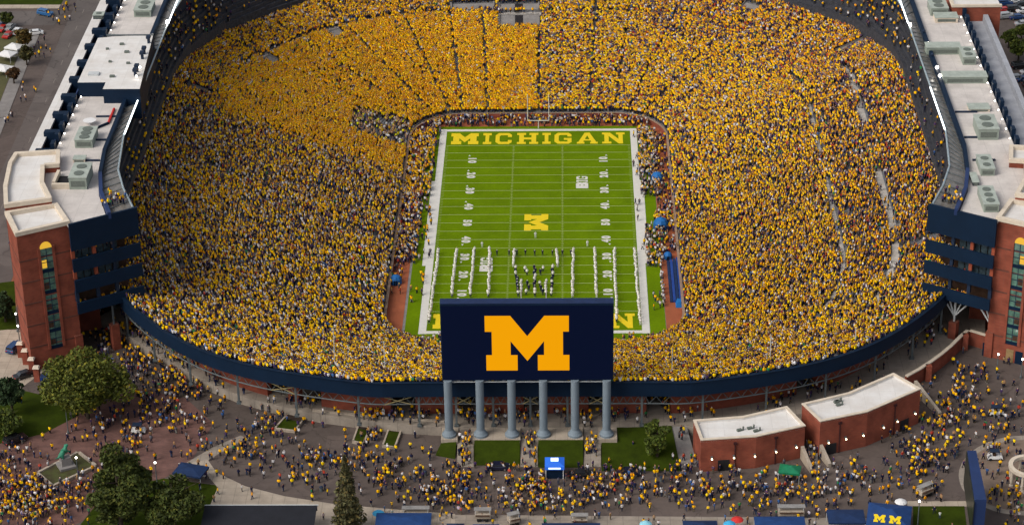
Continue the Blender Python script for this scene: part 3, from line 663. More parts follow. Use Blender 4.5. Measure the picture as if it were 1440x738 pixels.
        part('stair_pit_wall', stone, t, lambda b: (b.box((-103.2, -60, 41), (.7, 6, 1.2)), b.box((-101.3, -64, 41), (4.2, .7, 1.2)), b.box((-99.4, -61, 41), (.6, 5.5, 1.2))))
        part('stair_pit', dark, t, lambda b: b.box((-101.3, -61, 40.5), (3.4, 5.6, .3)))
        part('satellite_dish', white_m, t, lambda b: b.lathe((*P2(126, 172, 41), 40.4), [(.3, 0), (.25, .6), (1.4, 1.0), (1.5, 1.1)], 12))
        for (x0, y0), (x1, y1) in (((-97, -22), (-97, -30)), ((-97, -30), (-99.5, -33))): part('roof_pipe', red_m if y0 == -22 else navy, t, lambda b: b.tube((x0, y0, 40.7), (x1, y1, 40.7), .3, n=6))
        for y in (-26, -39, -50): part('roof_kerb', navy_d, t, lambda b: b.box((-98, y, 40.55), (5, .5, .35)))
    else:
        unit(1319, 6, 5, 8, 2.4); unit(1330, 22, 6.5, 4.5, 1.6, stone, 0); unit(1326, 64, 9.5, 4.2, 2.2, fans=0); unit(1361, 74, 3.6, 8, 2.4); unit(1356, 105, 12, 4.2, 2.0, fans=0); unit(1387, 172, 5.2, 10, 3.2, fans=2); unit(1386, 228, 3.4, 9, 2.0); unit(1390, 275, 3.6, 11, 2.2, fans=3); unit(1376, 150, 5.5, 4, .8, stone, 0)
        unit(1370, 250, 1.5, 6, 1.0, navy_d, 0)
        for y in (-26, -40, -52): part('roof_kerb', navy_d, t, lambda b: b.box((98.5, y, 40.55), (5, .5, .35)))
        for y in (20, 12, 5, -3, -8): part('spot_lamp', lamp_w if y in (12, -3, -8) else navy_d, t, lambda b: b.sphere((95.0, y, 41.9), .4, 6))
    return t
suite(-1, 'tall brick and navy suite building with white press box roof along the road')
suite(1, 'tall brick and navy suite building with grey roof deck along the parking lot')

# ------------------------------------------------------------------ scoreboard on six columns
sb = thing('scoreboard', 'huge navy scoreboard showing a yellow letter M on six blue columns', 'scoreboard', (0, -116, CZ))
part('cabinet', [navy, navy_l], sb, lambda b: b.box((-.4, -115.3, 31.4), (34.0, 2.1, 17.2)))
part('cabinet_top', mat('navy_lid', (.009, .022, .075), .6), sb, lambda b: b.box((-.4, -115.3, 40.06), (34.05, 2.15, .12)))
part('screen', screen_bg, sb, lambda b: b.box((-.4, -116.38, 31.3), (33.6, .06, 16.6)))
def bm_fn(b):
    pts = [(-8.7+16.6*u, 25.1+12.3*v) for u, v in LM]
    b.face([(x, -116.44, z) for x, z in pts])
lm = part('screen_letter', screen_m, sb, bm_fn)
bm = bmesh.new(); bm.from_mesh(lm.data); bmesh.ops.triangulate(bm, faces=bm.faces[:]); bmesh.ops.recalc_face_normals(bm, faces=bm.faces[:]); bm.to_mesh(lm.data); bm.free()
part('catwalk', steel_w, sb, lambda b: (b.box((-.4, -116.0, 22.3), (32, .3, .12)), b.box((-.4, -114.6, 22.35), (32, .15, .15))))
for i in range(6):
    x = -16.3+i*6.32
    part('support_column', column_m, sb, lambda b: b.lathe((x, -116.35, CZ), [(1.45, 0), (1.45, .55), (1.25, .75), (1.05, 1.1), (.82, 1.5), (.82, 12.85)], 20), False)
for x0, x1 in ((-17.9, -14.6), (-12.0, -2.0), (1.0, 10.6), (13.7, 17.4)):
    struct('column_plinth', concrete_l, lambda b: b.box(((x0+x1)/2, -115.7, CZ-.6), (x1-x0, 4.6, 1.4)))

# ------------------------------------------------------------------ two low brick buildings
def low_building(poly, z, label, lamps, doors, pipes):
    c = np.mean(poly, axis=0); t = thing('brick_building', label, 'building', (c[0], c[1], GZ))
    wl = part('wall', [brick, roof_w], t, lambda b: b.prism(poly, GZ-.2, z-.4, 0, 1))
    n = len(poly); area = sum(poly[i][0]*poly[(i+1) % n][1]-poly[(i+1) % n][0]*poly[i][1] for i in range(n)); s = 1 if area > 0 else -1
    def inset(dst):
        out = []
        for i in range(n):
            a, p, q = np.array(poly[i-1]), np.array(poly[i]), np.array(poly[(i+1) % n]); d1 = (p-a)/np.hypot(*(p-a)); d2 = (q-p)/np.hypot(*(q-p))
            n1 = np.array((-d1[1], d1[0]))*s; n2 = np.array((-d2[1], d2[0]))*s; h = (n1+n2)/np.hypot(*(n1+n2)); out.append(tuple(p+h*dst/np.dot(h, n1)))
        return out
    o_, i_ = inset(-.1), inset(.52); w_ = inset(.012)
    for k in range(n):
        j = (k+1) % n
        part('parapet', [brick, roof_w], t, lambda b: (b.prism([w_[k], w_[j], inset(.3)[j], inset(.3)[k]], z-.4, z), b.prism([inset(.303)[k], inset(.303)[j], inset(.5)[j], inset(.5)[k]], z-.4, z-.01, 1)))
        part('coping', stone, t, lambda b: b.prism([o_[k], o_[j], i_[j], i_[k]], z, z+.22))
    for k in range(2):
        a, q = np.array(poly[k]), np.array(poly[k+1]); d = (q-a)/np.hypot(*(q-a)); o = np.array((d[1], -d[0]))*s; L = np.hypot(*(q-a))
        for u in lamps[k]:
            p = a+d*L*u+o*.2; lp = part('wall_lamp', steel, t, lambda b: b.box((*(p), 11.2), (.35, .35, .5), math.atan2(d[1], d[0])))
            g = p+o*.28; part('lamp_glass', lamp_y, lp, lambda b: b.sphere((g[0], g[1], 11.0), .16, 8))
        for u in doors[k]:
            p = a+d*L*u+o*.06; part('service_door', dark, t, lambda b: b.box((p[0], p[1], GZ+1.2), (2.3, .2, 2.4), math.atan2(d[1], d[0])))
        for u in pipes[k]:
            p = a+d*L*u+o*.14; part('downpipe', mat('oxblood_pipe', (.05, .012, .012), .7), t, lambda b: (b.tube((p[0], p[1], GZ), (p[0], p[1], z-1.2), .13, n=6), b.box((p[0], p[1], z-1.1), (.7, .35, .5), math.atan2(d[1], d[0]))))
    for i in range(3):
        p = c+np.array((random.uniform(-5, 5), random.uniform(-2.2, 1.2))); v = part('roof_vent', unit_d, t, lambda b: (b.box((p[0], p[1], z-.25), (1.0, .6, .5), .4), b.tube((p[0]+.8, p[1]+.3, z-.6), (p[0]+.8, p[1]+.3, z+.4), .18, n=6)))
    return t
B1 = [(33.6, -126.9), (44.5, -125.6), (54.4, -121.6), (51.4, -114.2), (42.3, -118.0), (32.5, -119.4)]
B2 = [(57.4, -121.3), (67.1, -117.6), (78.8, -108.7), (74.1, -102.4), (64.1, -110.2), (54.4, -114.5)]
low_building(B1, 15.2, 'flat white roofed brick building beside the lawn with the small tree', [(.2, .6, .98), (.4, .82)], [(.42,), ()], [(.62,), (.4,)])
low_building(B2, 16.0, 'flat white roofed brick building beside the curved brick ramp', [(.18, .55, .92), (.3, .56, .9)], [(.25,), (.72,)], [(.42,), (.52,)])
for x, y, x2, y2, lab in ((1128, 632, 1142, 660, 'sloping pale stair wall at the corner of the green tent building'), (1153, 627, 1167, 652, 'sloping pale stair wall beside the brick building by the curved ramp'), (1287, 540, 1322, 580, 'long sloping pale wall running down from the curved brick ramp')):
    a, c = P(x, y, CZ), P(x2, y2, GZ+.8); d = np.array(c[:2])-np.array(a[:2]); d = d/np.hypot(*d); nn = np.array((-d[1], d[0]))*.35
    tag(part('stair_wall', concrete_l, None, lambda b: b.prism([(a[0]-nn[0], a[1]-nn[1]), (c[0]-nn[0], c[1]-nn[1]), (c[0]+nn[0], c[1]+nn[1]), (a[0]+nn[0], a[1]+nn[1])], [GZ-.1]*4, [CZ+.9, GZ+.9, GZ+.9, CZ+.9])), lab, 'wall')
# curved brick ramp wall on the right
rp = [(77.6, -95.4), (80.5, -92.6), (83.5, -89.3), (86.2, -86), (88.8, -82.4), (91.2, -78.6), (93.6, -75.4), (98.6, -78.9)]
rw = thing('ramp_wall', 'curved brick retaining wall with pale coping leading to the brick tower', 'wall', (86, -86, GZ))
for a, c in zip(rp, rp[1:]):
    part('brick_panel', brick, rw, lambda b: b.ribbon([a, c], -.5, GZ-.2, 11.4)); part('coping', stone, rw, lambda b: b.ribbon([a, c], -.75, 11.4, 11.65))
for x, y in ((82.6, -90.9), (92.2, -77.6)): part('pilaster', brick, rw, lambda b: b.box((x+.5, y-.5, 9.8), (1.2, 1.2, 3.7)))

# ------------------------------------------------------------------ video board seen edge on, pergola, dark-roofed shed
vs = thing('video_board', 'tall narrow navy video board standing edge-on beside the paved circle', 'sign', (*P2(1372, 690, 18), GZ))
c0 = np.array(P2(1366.5, 633, 18)); c1 = np.array(P2(1379, 702, 18)); d = c1-c0
part('cabinet', navy_l, vs, lambda b: b.prism([tuple(c0+(-.85, 0)), tuple(c0+(.85, 0)), tuple(c1+(1.1, 0)), tuple(c1+(-1.1, 0))], 10.0, 18))
part('screen', mat('video_screen', (.03, .035, .025), .35, .5, .6), vs, lambda b: b.prism([tuple(c0+(-1.0, .3)), tuple(c0+(-.86, .3)), tuple(c1+(-1.12, -.3)), tuple(c1+(-1.26, -.3))][::1], 10.4, 17.6))
for f in (.15, .85): part('post', steel_w, vs, lambda b: b.box((*(c0+d*f), 9), (.9, .9, 2.2)))
pg = thing('pergola', 'white ring shaped pergola on posts in the paved circle', 'pergola', (*P2(1446, 680, 9), GZ)); gx, gy = P2(1447, 655, 12)
part('ring_beam', stone, pg, lambda b: b.mesh([(gx+r*math.cos(q), gy+r*math.sin(q), z) for z in (11.6, 12.3) for r in (3.1, 3.9) for q in np.linspace(0, 2*math.pi, 32, endpoint=False)],
    [f for i in range(32) for f in ((i, (i+1) % 32, 64+(i+1) % 32, 64+i), (32+(i+1) % 32, 32+i, 96+i, 96+(i+1) % 32), (64+i, 64+(i+1) % 32, 96+(i+1) % 32, 96+i), ((i+1) % 32, i, 32+i, 32+(i+1) % 32))]))
for i in range(8):
    q = i*math.pi/4+.3; part('post', stone, pg, lambda b: b.lathe((gx+3.5*math.cos(q), gy+3.5*math.sin(q), GZ), [(.42, 0), (.42, .4), (.26, .5), (.24, 3.3), (.36, 3.6)], 10))
sh = thing('dark_roofed_shed', 'low building with a dark shingle roof beside the pale footpath', 'building', (*P2(365, 735, 10), GZ))
a0, a1 = P2(288, 710, 12.2), P2(446, 710, 12.2)
part('wall', stone, sh, lambda b: b.box(((a0[0]+a1[0])/2, a0[1]-5.5, 9.6), (a1[0]-a0[0]-1.2, 10, 3.2)))
part('roof', roof_dark, sh, lambda b: (b.face([(a0[0], a0[1], 12.2), (a0[0], a0[1]-12, 11.2), (a1[0], a1[1]-12, 11.2), (a1[0], a1[1], 12.2)]), b.face([(a0[0], a0[1], 12.2), (a1[0], a1[1], 12.2), (a1[0], a1[1]+.0, 11.0), (a0[0], a0[1]+.0, 11.0)])))
part('gutter', steel_w, sh, lambda b: b.box(((a0[0]+a1[0])/2, a0[1]+.1, 12.1), (a1[0]-a0[0]+.4, .25, .25)))

# ------------------------------------------------------------------ tents, carts, umbrellas
def tent(px, py, z, sx, sy, m, label, rise=.9, rz=0, marks=False, cat='tent'):
    x, y = P2(px, py, z); t = thing('canopy_tent', label, cat, (x, y, GZ)); t.rotation_euler = (0, 0, rz)
    def loc(b): pass
    def add(name, mm, fn):
        b = MB(); fn(b); o = b.build(name, mm); o.parent = t; return o
    h = z-GZ; e = h-rise
    add('canopy', m, lambda b: (b.face([(-sx/2, -sy/2, e), (sx/2, -sy/2, e), (sx*.06, 0, h), (-sx*.06, 0, h)]), b.face([(sx/2, -sy/2, e), (sx/2, sy/2, e), (sx*.06, 0, h)]), b.face([(sx/2, sy/2, e), (-sx/2, sy/2, e), (-sx*.06, 0, h), (sx*.06, 0, h)]), b.face([(-sx/2, sy/2, e), (-sx/2, -sy/2, e), (-sx*.06, 0, h)])))
    for a, c in (((-1, -1), (1, -1)), ((1, -1), (1, 1)), ((1, 1), (-1, 1)), ((-1, 1), (-1, -1))):
        add('valance', m, lambda b: b.ribbon([(a[0]*sx/2, a[1]*sy/2), (c[0]*sx/2, c[1]*sy/2)], .04, e-.35, e-.01))
    for a in (-1, 1):
        for c in (-1, 1): add('pole', steel_w, lambda b: b.tube((a*(sx/2-.1), c*(sy/2-.1), 0), (a*(sx/2-.1), c*(sy/2-.1), e), .05, n=6))
    add('counter', white_m, lambda b: b.box((0, sy*.32, .9), (sx*.8, .6, .1)))
    if marks:
        k = rise/(sy/2)
        for cx in (-1.7, 1.2):
            def mk(b):
                b.face([(cx-1.1+2.2*u, -sy*.40+1.7*v, e+(sy/2-sy*.40+1.7*v)*k*.98+.12) for u, v in LM])
            o = add('canopy_letter', paint_y, mk); bm = bmesh.new(); bm.from_mesh(o.data); bmesh.ops.triangulate(bm, faces=bm.faces[:]); bmesh.ops.recalc_face_normals(bm, faces=bm.faces[:]); bm.to_mesh(o.data); bm.free()
    return t
tent(567, 727, 11.4, 10.5, 5, blue_can, 'wide blue canopy tent beside the tall conifer', .6)
tent(640, 736, 10.9, 3.4, 3, navy_can, 'small navy canopy tent next to the wide blue one')
tent(683, 737, 10.9, 5, 3, blue_can, 'blue canopy tent below the white vendor cart')
tent(803, 742, 11.2, 11, 5, navy_can, 'long navy canopy tent facing the crowded middle steps', .5)
tent(985, 734, 11.2, 6.5, 4, navy_can, 'navy canopy tent between the cyan and red umbrellas')
tent(1097, 732, 11.3, 9.5, 4.6, blue_can, 'long blue canopy tent near the navy awning stall', .5)
tent(1190, 722, 11.2, 7, 4.6, navy_can, 'navy awning stall beside the tent with yellow letters', .5)
tent(1251, 715, 12.2, 8.2, 8, blue_can, 'large blue tent with yellow letters painted on its roof', 1.5, -.18, True)
tent(1111, 654, 11.2, 4.2, 3.2, green_can, 'small green tent against the brick building wall', .8, -.2)
tent(268, 657, 11.2, 6.0, 4.2, navy_can, 'navy kiosk canopy with yellow edge at the end of the brick plaza', .5, -.3)
bt = thing('lit_booth', 'glowing blue booth beside the sloping lawn', 'booth', (*P2(780, 668, GZ), GZ)); bx_, by_ = P2(780, 668, GZ)
part('booth_body', navy, bt, lambda b: b.box((bx_, by_, GZ+1.1), (3.4, 2.4, 2.2)))
part('booth_roof', glow_b, bt, lambda b: (b.box((bx_, by_, GZ+2.75), (3.8, 3.6, .7)), b.box((bx_, by_, GZ+3.4), (3.7, 3.5, .6), 0, 0, (1.6, 1.4))))
for a in (-1, 1): part('booth_post', white_m, bt, lambda b: b.tube((bx_+a*1.7, by_-1.3, GZ), (bx_+a*1.7, by_-1.3, GZ+2.3), .08, n=6))
part('booth_lamp', glow_w, bt, lambda b: b.box((bx_, by_-.1, GZ+3.72), (1.5, 1.2, .1)))
part('booth_sign', glow_w, bt, lambda b: b.box((bx_, by_-1.83, GZ+2.75), (2.4, .06, .35)))
def umbrella(px, py, m, label):
    x, y = P2(px, py, 10.6); t = thing('parasol', label, 'umbrella', (x, y, GZ))
    part('canopy', m, t, lambda b: b.lathe((x, y, GZ), [(1.2, 2.25), (.9, 2.5), (.4, 2.7), (.03, 2.8)], 10)); part('pole', steel_w, t, lambda b: b.tube((x, y, GZ), (x, y, GZ+2.25), .05, n=6))
umbrella(532, 719, cyan_m, 'cyan parasol at the end of the wide blue tent'); umbrella(908, 734, mat('aqua_fabric', (.25, .55, .65), .7, .1, 1.), 'pale aqua parasol by the navy tent'); umbrella(1026, 734, cyan_m, 'cyan parasol standing next to a red parasol'); umbrella(1037, 728, red_m, 'red parasol standing next to a cyan parasol'); umbrella(1267, 703, white_m, 'pale blue and white parasol behind the tent with yellow letters')
def cart(px, py, label, L=4.2, rz=0.0):
    x, y = P2(px, py, GZ); t = thing('vendor_cart', label, 'cart', (x, y, GZ)); t.rotation_euler = (0, 0, rz)
    for nm, mm, fn in (('body', MATS['pale_concrete'], lambda b: b.box((0, 0, 1.15), (L, 1.7, .9))), ('roof', mat('cart_roof', (.26, .25, .24), .8, .2, 1.), lambda b: b.box((0, 0, 2.4), (L+.3, 1.2, .12))), ('counter', intbrown, lambda b: b.box((0, -1.05, 1.5), (L*.9, .4, .08)))):
        b = MB(); fn(b); o = b.build(nm, mm); o.parent = t
    for a in (-1, 1):
        for c in (-1, 1): b = MB(); b.tube((a*L*.46, c*.55, 1.6), (a*L*.46, c*.55, 2.4), .05, n=6); o = b.build('post', steel_w); o.parent = t
        b = MB(); b.tube((a*L*.25, -.95, .35), (a*L*.25, .95, .35), .35, n=10); o = b.build('wheel', tyre_m); o.parent = t
cart(585, 728, 'white vendor cart with open counter by the wide blue tent', 5); cart(679, 730, 'white vendor cart between two blue canopies', 3); cart(815, 738, 'white vendor cart by the long navy tent', 3); cart(1112, 726, 'long white vendor cart behind the long blue tent', 5); cart(1300, 696, 'small tan roofed cart by the bright lamp and lawn', 3, .6); cart(722, 736, 'little white cart with tilted roof in the crowd', 2, .4)

for i, (px, py, lab) in enumerate(((452, 690, 'grey litter bin on open asphalt near the slender conifer'), (598, 668, 'grey litter bin near the retaining wall planters'), (930, 676, 'grey litter bin below the small tree lawn'), (1212, 660, 'grey litter bin by the brick building near the curved ramp'), (1345, 640, 'grey litter bin beside the paved circle'))):
    x, y = P2(px, py, GZ); t = thing('litter_bin', lab, 'bin', (x, y, GZ)); part('drum', steel, t, lambda b: b.lathe((x, y, GZ), [(.32, 0), (.36, .9)], 10)); part('lid', navy_d, t, lambda b: b.lathe((x, y, GZ+.9), [(.4, 0), (.38, .1), (.1, .28)], 10))
# ------------------------------------------------------------------ lamps
def street_lamp(px, py, label, h=6.5):
    x, y = P2(px, py, GZ+h); t = thing('street_lamp', label, 'street lamp', (x, y, GZ))
    part('pole', steel, t, lambda b: b.lathe((x, y, GZ), [(.28, 0), (.25, .5), (.11, .7), (.08, h-.3)], 8)); part('globe', lamp_w, t, lambda b: b.sphere((x, y, GZ+h), .21, 8))
for a in ((92, 574, 'lit lamp post at the corner of the lawn and the brick plaza'), (218, 650, 'lit lamp post between the dark trees and the navy kiosk'), (107, 643, 'lit lamp post behind the green sculpture'), (95, 474, 'lit lamp by the foot of the brick tower with the big tree'), (60, 483, 'lit lamp by the window strip of the brick tower'), (22, 441, 'upper lit lamp by the hedge at the tower'), (25, 458, 'lower lit lamp by the hedge at the tower'), (1404, 498, 'lit lamp by the navy door of the right brick tower'), (1438, 505, 'lit lamp by the tan door of the right brick tower'), (1293, 704, 'bright lamp by the small cart and lawn')): street_lamp(*a, h=4.5 if a[1] < 520 else 6)
for px, py, lab in ((470, 470, 'thin pole in the stands left of the scoreboard'), (541, 490, 'thin pole among fans close to the scoreboard'), (945, 500, 'thin pole among fans right of the scoreboard'), (1083, 480, 'thin pole among fans near the right tower'), (1202, 470, 'thin pole at the rim near the right tower')):
    x, y = P2(px, py+20, 19); tag(part('pole', steel_w, None, lambda b: b.tube((x, y, 15), (x, y, 24), .09, n=6)), lab, 'pole')

# ------------------------------------------------------------------ sculpture in its planter
sx_, sy_ = P2(93, 655, GZ+.5); st = thing('sculpture', 'green weathered bronze animal sculpture on a stone pedestal', 'statue', (sx_, sy_, GZ+.45))
part('pedestal', [concrete_d], st, lambda b: (b.box((sx_, sy_, GZ+.7), (3.2, 3.2, .5), .5), b.box((sx_, sy_, GZ+1.8), (2.0, 1.5, 1.8), .5)))
PLQ = [P2(x, y, GZ+.4) for x, y in ((55, 665), (110, 637), (133, 655), (75, 682))]
pt = thing('planter', 'diamond shaped planter with pale kerb around the green sculpture', 'planter', (sx_, sy_, GZ))
for i in range(4): part('kerb', concrete_l, pt, lambda b: b.ribbon([PLQ[i], PLQ[(i+1) % 4]], .5, GZ, GZ+.7))
part('soil', mat('planted_soil', (.05, .06, .015), .95, .5, .8, c2=(.04, .025, .015)), pt, lambda b: b.prism([tuple(np.array(q)*.96+np.array((sx_, sy_))*.04) for q in PLQ], GZ, GZ+.4))
def skin_mesh(name, verts, edges, sub=0):
    """one continuous body grown along a joint chain: verts = (x,y,z,rx,ry)"""
    me = bpy.data.meshes.new(name+'_rig'); me.from_pydata([v[:3] for v in verts], edges, []); o = bpy.data.objects.new(name+'_rig', me); col.objects.link(o)
    md = o.modifiers.new('skin', 'SKIN'); md.use_smooth_shade = True
    for i, v in enumerate(verts): d = me.skin_vertices[0].data[i]; d.radius = (v[3], v[4] if len(v) > 4 else v[3]); d.use_root = (i == 0)
    if sub: s = o.modifiers.new('sub', 'SUBSURF'); s.levels = sub; s.render_levels = sub
    dg = bpy.context.evaluated_depsgraph_get(); dg.update(); r = bpy.data.meshes.new_from_object(o.evaluated_get(dg)); r.name = name
    bpy.data.objects.remove(o); bpy.data.meshes.remove(me); return r
an = skin_mesh('animal', [(0, 0, 1.6, .55), (.9, 0, 2.0, .6), (1.7, 0, 2.5, .4), (2.4, 0, 2.7, .26), (-.8, 0, 1.4, .6), (-1.9, 0, 1.1, .2), (-2.6, 0, 1.5, .1), (1.0, .45, 1.0, .22), (1.2, .5, 0, .2), (1.3, -.45, 1.3, .22), (1.9, -.5, .8, .18), (-.8, .45, .8, .25), (-.9, .5, 0, .2), (-.8, -.45, .8, .25), (-1.0, -.5, 0, .2), (1.6, .3, 3.1, .12)],
    [(0, 1), (1, 2), (2, 3), (0, 4), (4, 5), (5, 6), (1, 7), (7, 8), (1, 9), (9, 10), (4, 11), (11, 12), (4, 13), (13, 14), (2, 15)], 1)
an.materials.clear(); an.materials.append(bronze)
ao = bpy.data.objects.new('bronze_animal', an); col.objects.link(ao); ao.parent = st; ao.location = (0, 0, 2.25); ao.rotation_euler = (0, -.35, .75); ao.scale = (.72, .9, .78)

# ------------------------------------------------------------------ trees
def tree(px, py, h, r, label, c, kind='round', seed=0, n=5200, group=None, squash=.8, zb=GZ):
    R = np.random.default_rng(seed); x, y = P2(px, py, zb); t = thing('conifer_tree' if kind == 'cone' else 'leafy_tree', label, 'tree', (x, y, zb), group)
    def tr(b):
        b.lathe((x, y, zb), [(.05*h*.5+.12, 0), (.03*h*.5+.1, h*.25), (.02*h*.5+.06, h*.6), (.03, h*.97)], 8)
        for i in range(9):
            a = i*2.4; z0 = h*(.25+.06*i); b.tube((x, y, zb+z0), (x+math.cos(a)*r*.75, y+math.sin(a)*r*.75, zb+z0+(h*.16 if kind != 'cone' else -.3)), .10*h*.1+.03, .02, n=5)
    part('trunk', bark, t, tr)
    if kind == 'cone':
        z = R.random(n)**1.25; rad = r*(1-z)**.85*(.75+.25*np.sin(z*55+R.random()*6))*(.35+.65*R.random(n)**.5); a = R.random(n)*2*np.pi
        rad *= 1+.22*np.sin(a*3+z*9)
        C = np.c_[np.cos(a)*rad, np.sin(a)*rad, h*.10+z*h*.9]; s = .34
    else:
        nc = 44; d = R.normal(size=(nc, 3)); d /= np.linalg.norm(d, axis=1)[:, None]; cc = d*np.c_[[r*.68]*nc, [r*.68]*nc, [h*.30*squash]*nc]*(.55+.62*R.random((nc, 1)))+[0, 0, h*.60]
        cr = r*(.13+.19*R.random(nc)); i = R.choice(nc, n, p=cr**2/np.sum(cr**2)); q = R.normal(size=(n, 3)); q /= np.linalg.norm(q, axis=1)[:, None]
        C = cc[i]+q*cr[i][:, None]*(.7+.4*R.random((n, 1)))*[1, 1, .75]; s = .36
    u = R.normal(size=(n, 3)); u /= np.linalg.norm(u, axis=1)[:, None]; v = np.cross(u, R.normal(size=(n, 3))); v /= np.linalg.norm(v, axis=1)[:, None]
    sz = s*(.6+.9*R.random((n, 1))); V = np.stack([C-u*sz, C+v*sz*.55, C+u*sz, C-v*sz*.55], axis=1).reshape(-1, 3)
    me = bpy.data.meshes.new('crown'); me.from_pydata(V.tolist(), [], (np.arange(n*4).reshape(-1, 4)).tolist())
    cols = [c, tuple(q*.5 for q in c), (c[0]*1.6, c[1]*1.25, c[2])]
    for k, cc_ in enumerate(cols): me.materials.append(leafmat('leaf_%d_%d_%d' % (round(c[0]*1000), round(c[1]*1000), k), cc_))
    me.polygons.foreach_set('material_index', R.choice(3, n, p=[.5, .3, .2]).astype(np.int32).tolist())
    o = bpy.data.objects.new('crown', me); col.objects.link(o); o.parent = t
OL, DG, MG, BG = (.105, .125, .014), (.062, .084, .013), (.070, .10, .012), (.028, .056, .018)
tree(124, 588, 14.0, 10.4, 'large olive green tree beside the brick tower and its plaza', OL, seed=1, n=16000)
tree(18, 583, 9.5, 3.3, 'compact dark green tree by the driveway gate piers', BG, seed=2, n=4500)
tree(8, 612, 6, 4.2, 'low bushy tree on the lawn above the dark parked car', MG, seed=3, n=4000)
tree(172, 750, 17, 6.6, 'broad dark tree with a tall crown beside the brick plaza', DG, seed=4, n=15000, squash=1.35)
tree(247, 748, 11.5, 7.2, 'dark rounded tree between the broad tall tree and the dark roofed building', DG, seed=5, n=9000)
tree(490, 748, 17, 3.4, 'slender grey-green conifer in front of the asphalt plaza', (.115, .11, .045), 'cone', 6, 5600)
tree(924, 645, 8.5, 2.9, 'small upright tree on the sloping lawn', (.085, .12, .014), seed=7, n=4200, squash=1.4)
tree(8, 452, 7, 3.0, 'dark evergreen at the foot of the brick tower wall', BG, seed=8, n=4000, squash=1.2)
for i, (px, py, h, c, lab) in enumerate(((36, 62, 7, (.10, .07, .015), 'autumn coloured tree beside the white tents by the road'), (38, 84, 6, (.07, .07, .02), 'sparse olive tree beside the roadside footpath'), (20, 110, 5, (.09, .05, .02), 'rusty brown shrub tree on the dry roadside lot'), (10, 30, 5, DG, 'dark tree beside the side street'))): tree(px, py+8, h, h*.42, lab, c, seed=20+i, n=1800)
for i, (px, py, h, lab) in enumerate(((1418, 60, 6, 'green tree behind the outer wall by parked cars'), (1432, 78, 7, 'taller green tree between parked cars and the grey deck'), (1436, 48, 5, 'small tree at the edge of the right parking lot'))): tree(px, py+8, h, h*.45, lab, MG, seed=30+i, n=1800)

# ------------------------------------------------------------------ vehicles
CARS = {}
def make_car(kind):
    L, W, H = (4.6, 1.85, 1.45) if kind == 'sedan' else (4.9, 1.95, 1.85)
    prof = [(-.5, .22), (-.5, .50), (-.47, .56), (-.30, .60), (-.17, .97), (.20, 1.0), (.34, .64), (.47, .57), (.5, .46), (.5, .22)] if kind == 'sedan' else [(-.5, .22), (-.5, .56), (-.48, .60), (-.46, .95), (-.42, 1.0), (.14, 1.0), (.27, .66), (.47, .60), (.5, .50), (.5, .22)]
    r = bpy.data.objects.new('parked_car', None)
    b = MB(); n = len(prof); V = []
    for s in (-1, 1):
        for x, z in prof: V.append((x*L, s*W/2*(.80 if z > .7 else 1), z*H))
    b.mesh(V, [tuple(range(n))[::-1], tuple(range(n, 2*n))]+[(i, (i+1) % n, n+(i+1) % n, n+i) for i in range(n)])
    out = []
    def add(name, mb, mm, par):
        o = mb.build(name, mm); o.parent = par; out.append(o); return o
    body = add('body', b, white_m, r)
    for s in (-1, 1):
        g = MB(); f = prof; xs = (-.27, .29) if kind == 'sedan' else (-.44, .22)
        g.face([(q[0]*L, s*(W/2*.90+.02), q[1]*H) for q in ((xs[0], .66), (xs[1], .66), (xs[1]-.10, .93), (xs[0]+.09, .93))][::s]); add('side_window', g, car_glass, r)
    for (xa, za, xb, zb) in (((.335, .66, .21, .97) if kind == 'sedan' else (.265, .68, .15, .97)), ((-.295, .63, -.18, .95) if kind == 'sedan' else (-.47, .66, -.463, .92))):
        g = MB(); sgn = 1 if xa > 0 else -1; o = .03*sgn
        g.face([(xa*L+o, -W*.42, za*H+.03), (xa*L+o, W*.42, za*H+.03), (xb*L+o, W*.38, zb*H+.03), (xb*L+o, -W*.38, zb*H+.03)][::sgn]); add('windscreen' if sgn > 0 else 'rear_window', g, car_glass, r)
    for sx in (-.31, .31):
        for s in (-1, 1):
            g = MB(); g.tube((sx*L, s*(W/2-.22), .33), (sx*L, s*(W/2+.03), .33), .33, n=12); wl = add('wheel', g, tyre_m, r)
            g = MB(); g.tube((sx*L, s*(W/2+.03), .33), (sx*L, s*(W/2+.05), .33), .2, n=10); add('rim', g, rim_m, wl)
    for s in (-1, 1):
        g = MB(); g.box((L*.5, s*W*.36, .5*H*.9), (.06, .35, .16)); add('headlight', g, paint_w, r); g = MB(); g.box((-L*.5, s*W*.36, .5*H*.95), (.06, .3, .18)); add('tail_light', g, red_m, r)
    col.objects.link(r); r.location = (0, 0, -500); return r
PAINTS = {}
def paint(c): return mat('car_paint_%d_%d_%d' % tuple(round(k*99) for k in c), c, .25, .04, 1., spec=.6)
protos = {k: make_car(k) for k in ('sedan', 'suv')}; used = set()
def car(px, py, kind, c, rz, label, z=GZ, group=None):
    x, y = P2(px, py, z); o = protos[kind] if kind not in used else copy_tree(protos[kind])
    used.add(kind); o.location = (x, y, z+.02); o.rotation_euler = (0, 0, rz); tag(o, label, 'car', group)
    bd = [q for q in o.children if q.name.startswith('body')][0]
    bd.material_slots[0].link = 'OBJECT'; bd.material_slots[0].material = paint(c)
NB, BK, WH, SV, RD = (.01, .04, .13), (.012, .012, .014), (.6, .6, .6), (.3, .31, .32), (.35, .02, .015)
car(22, 492, 'suv', NB, 1.2, 'dark blue car parked on the pale driveway'); car(34, 530, 'sedan', BK, .6, 'black car half hidden behind the compact tree by the gate'); car(22, 622, 'suv', BK, .75, 'dark car parked along the edge of the lawn and brick plaza')
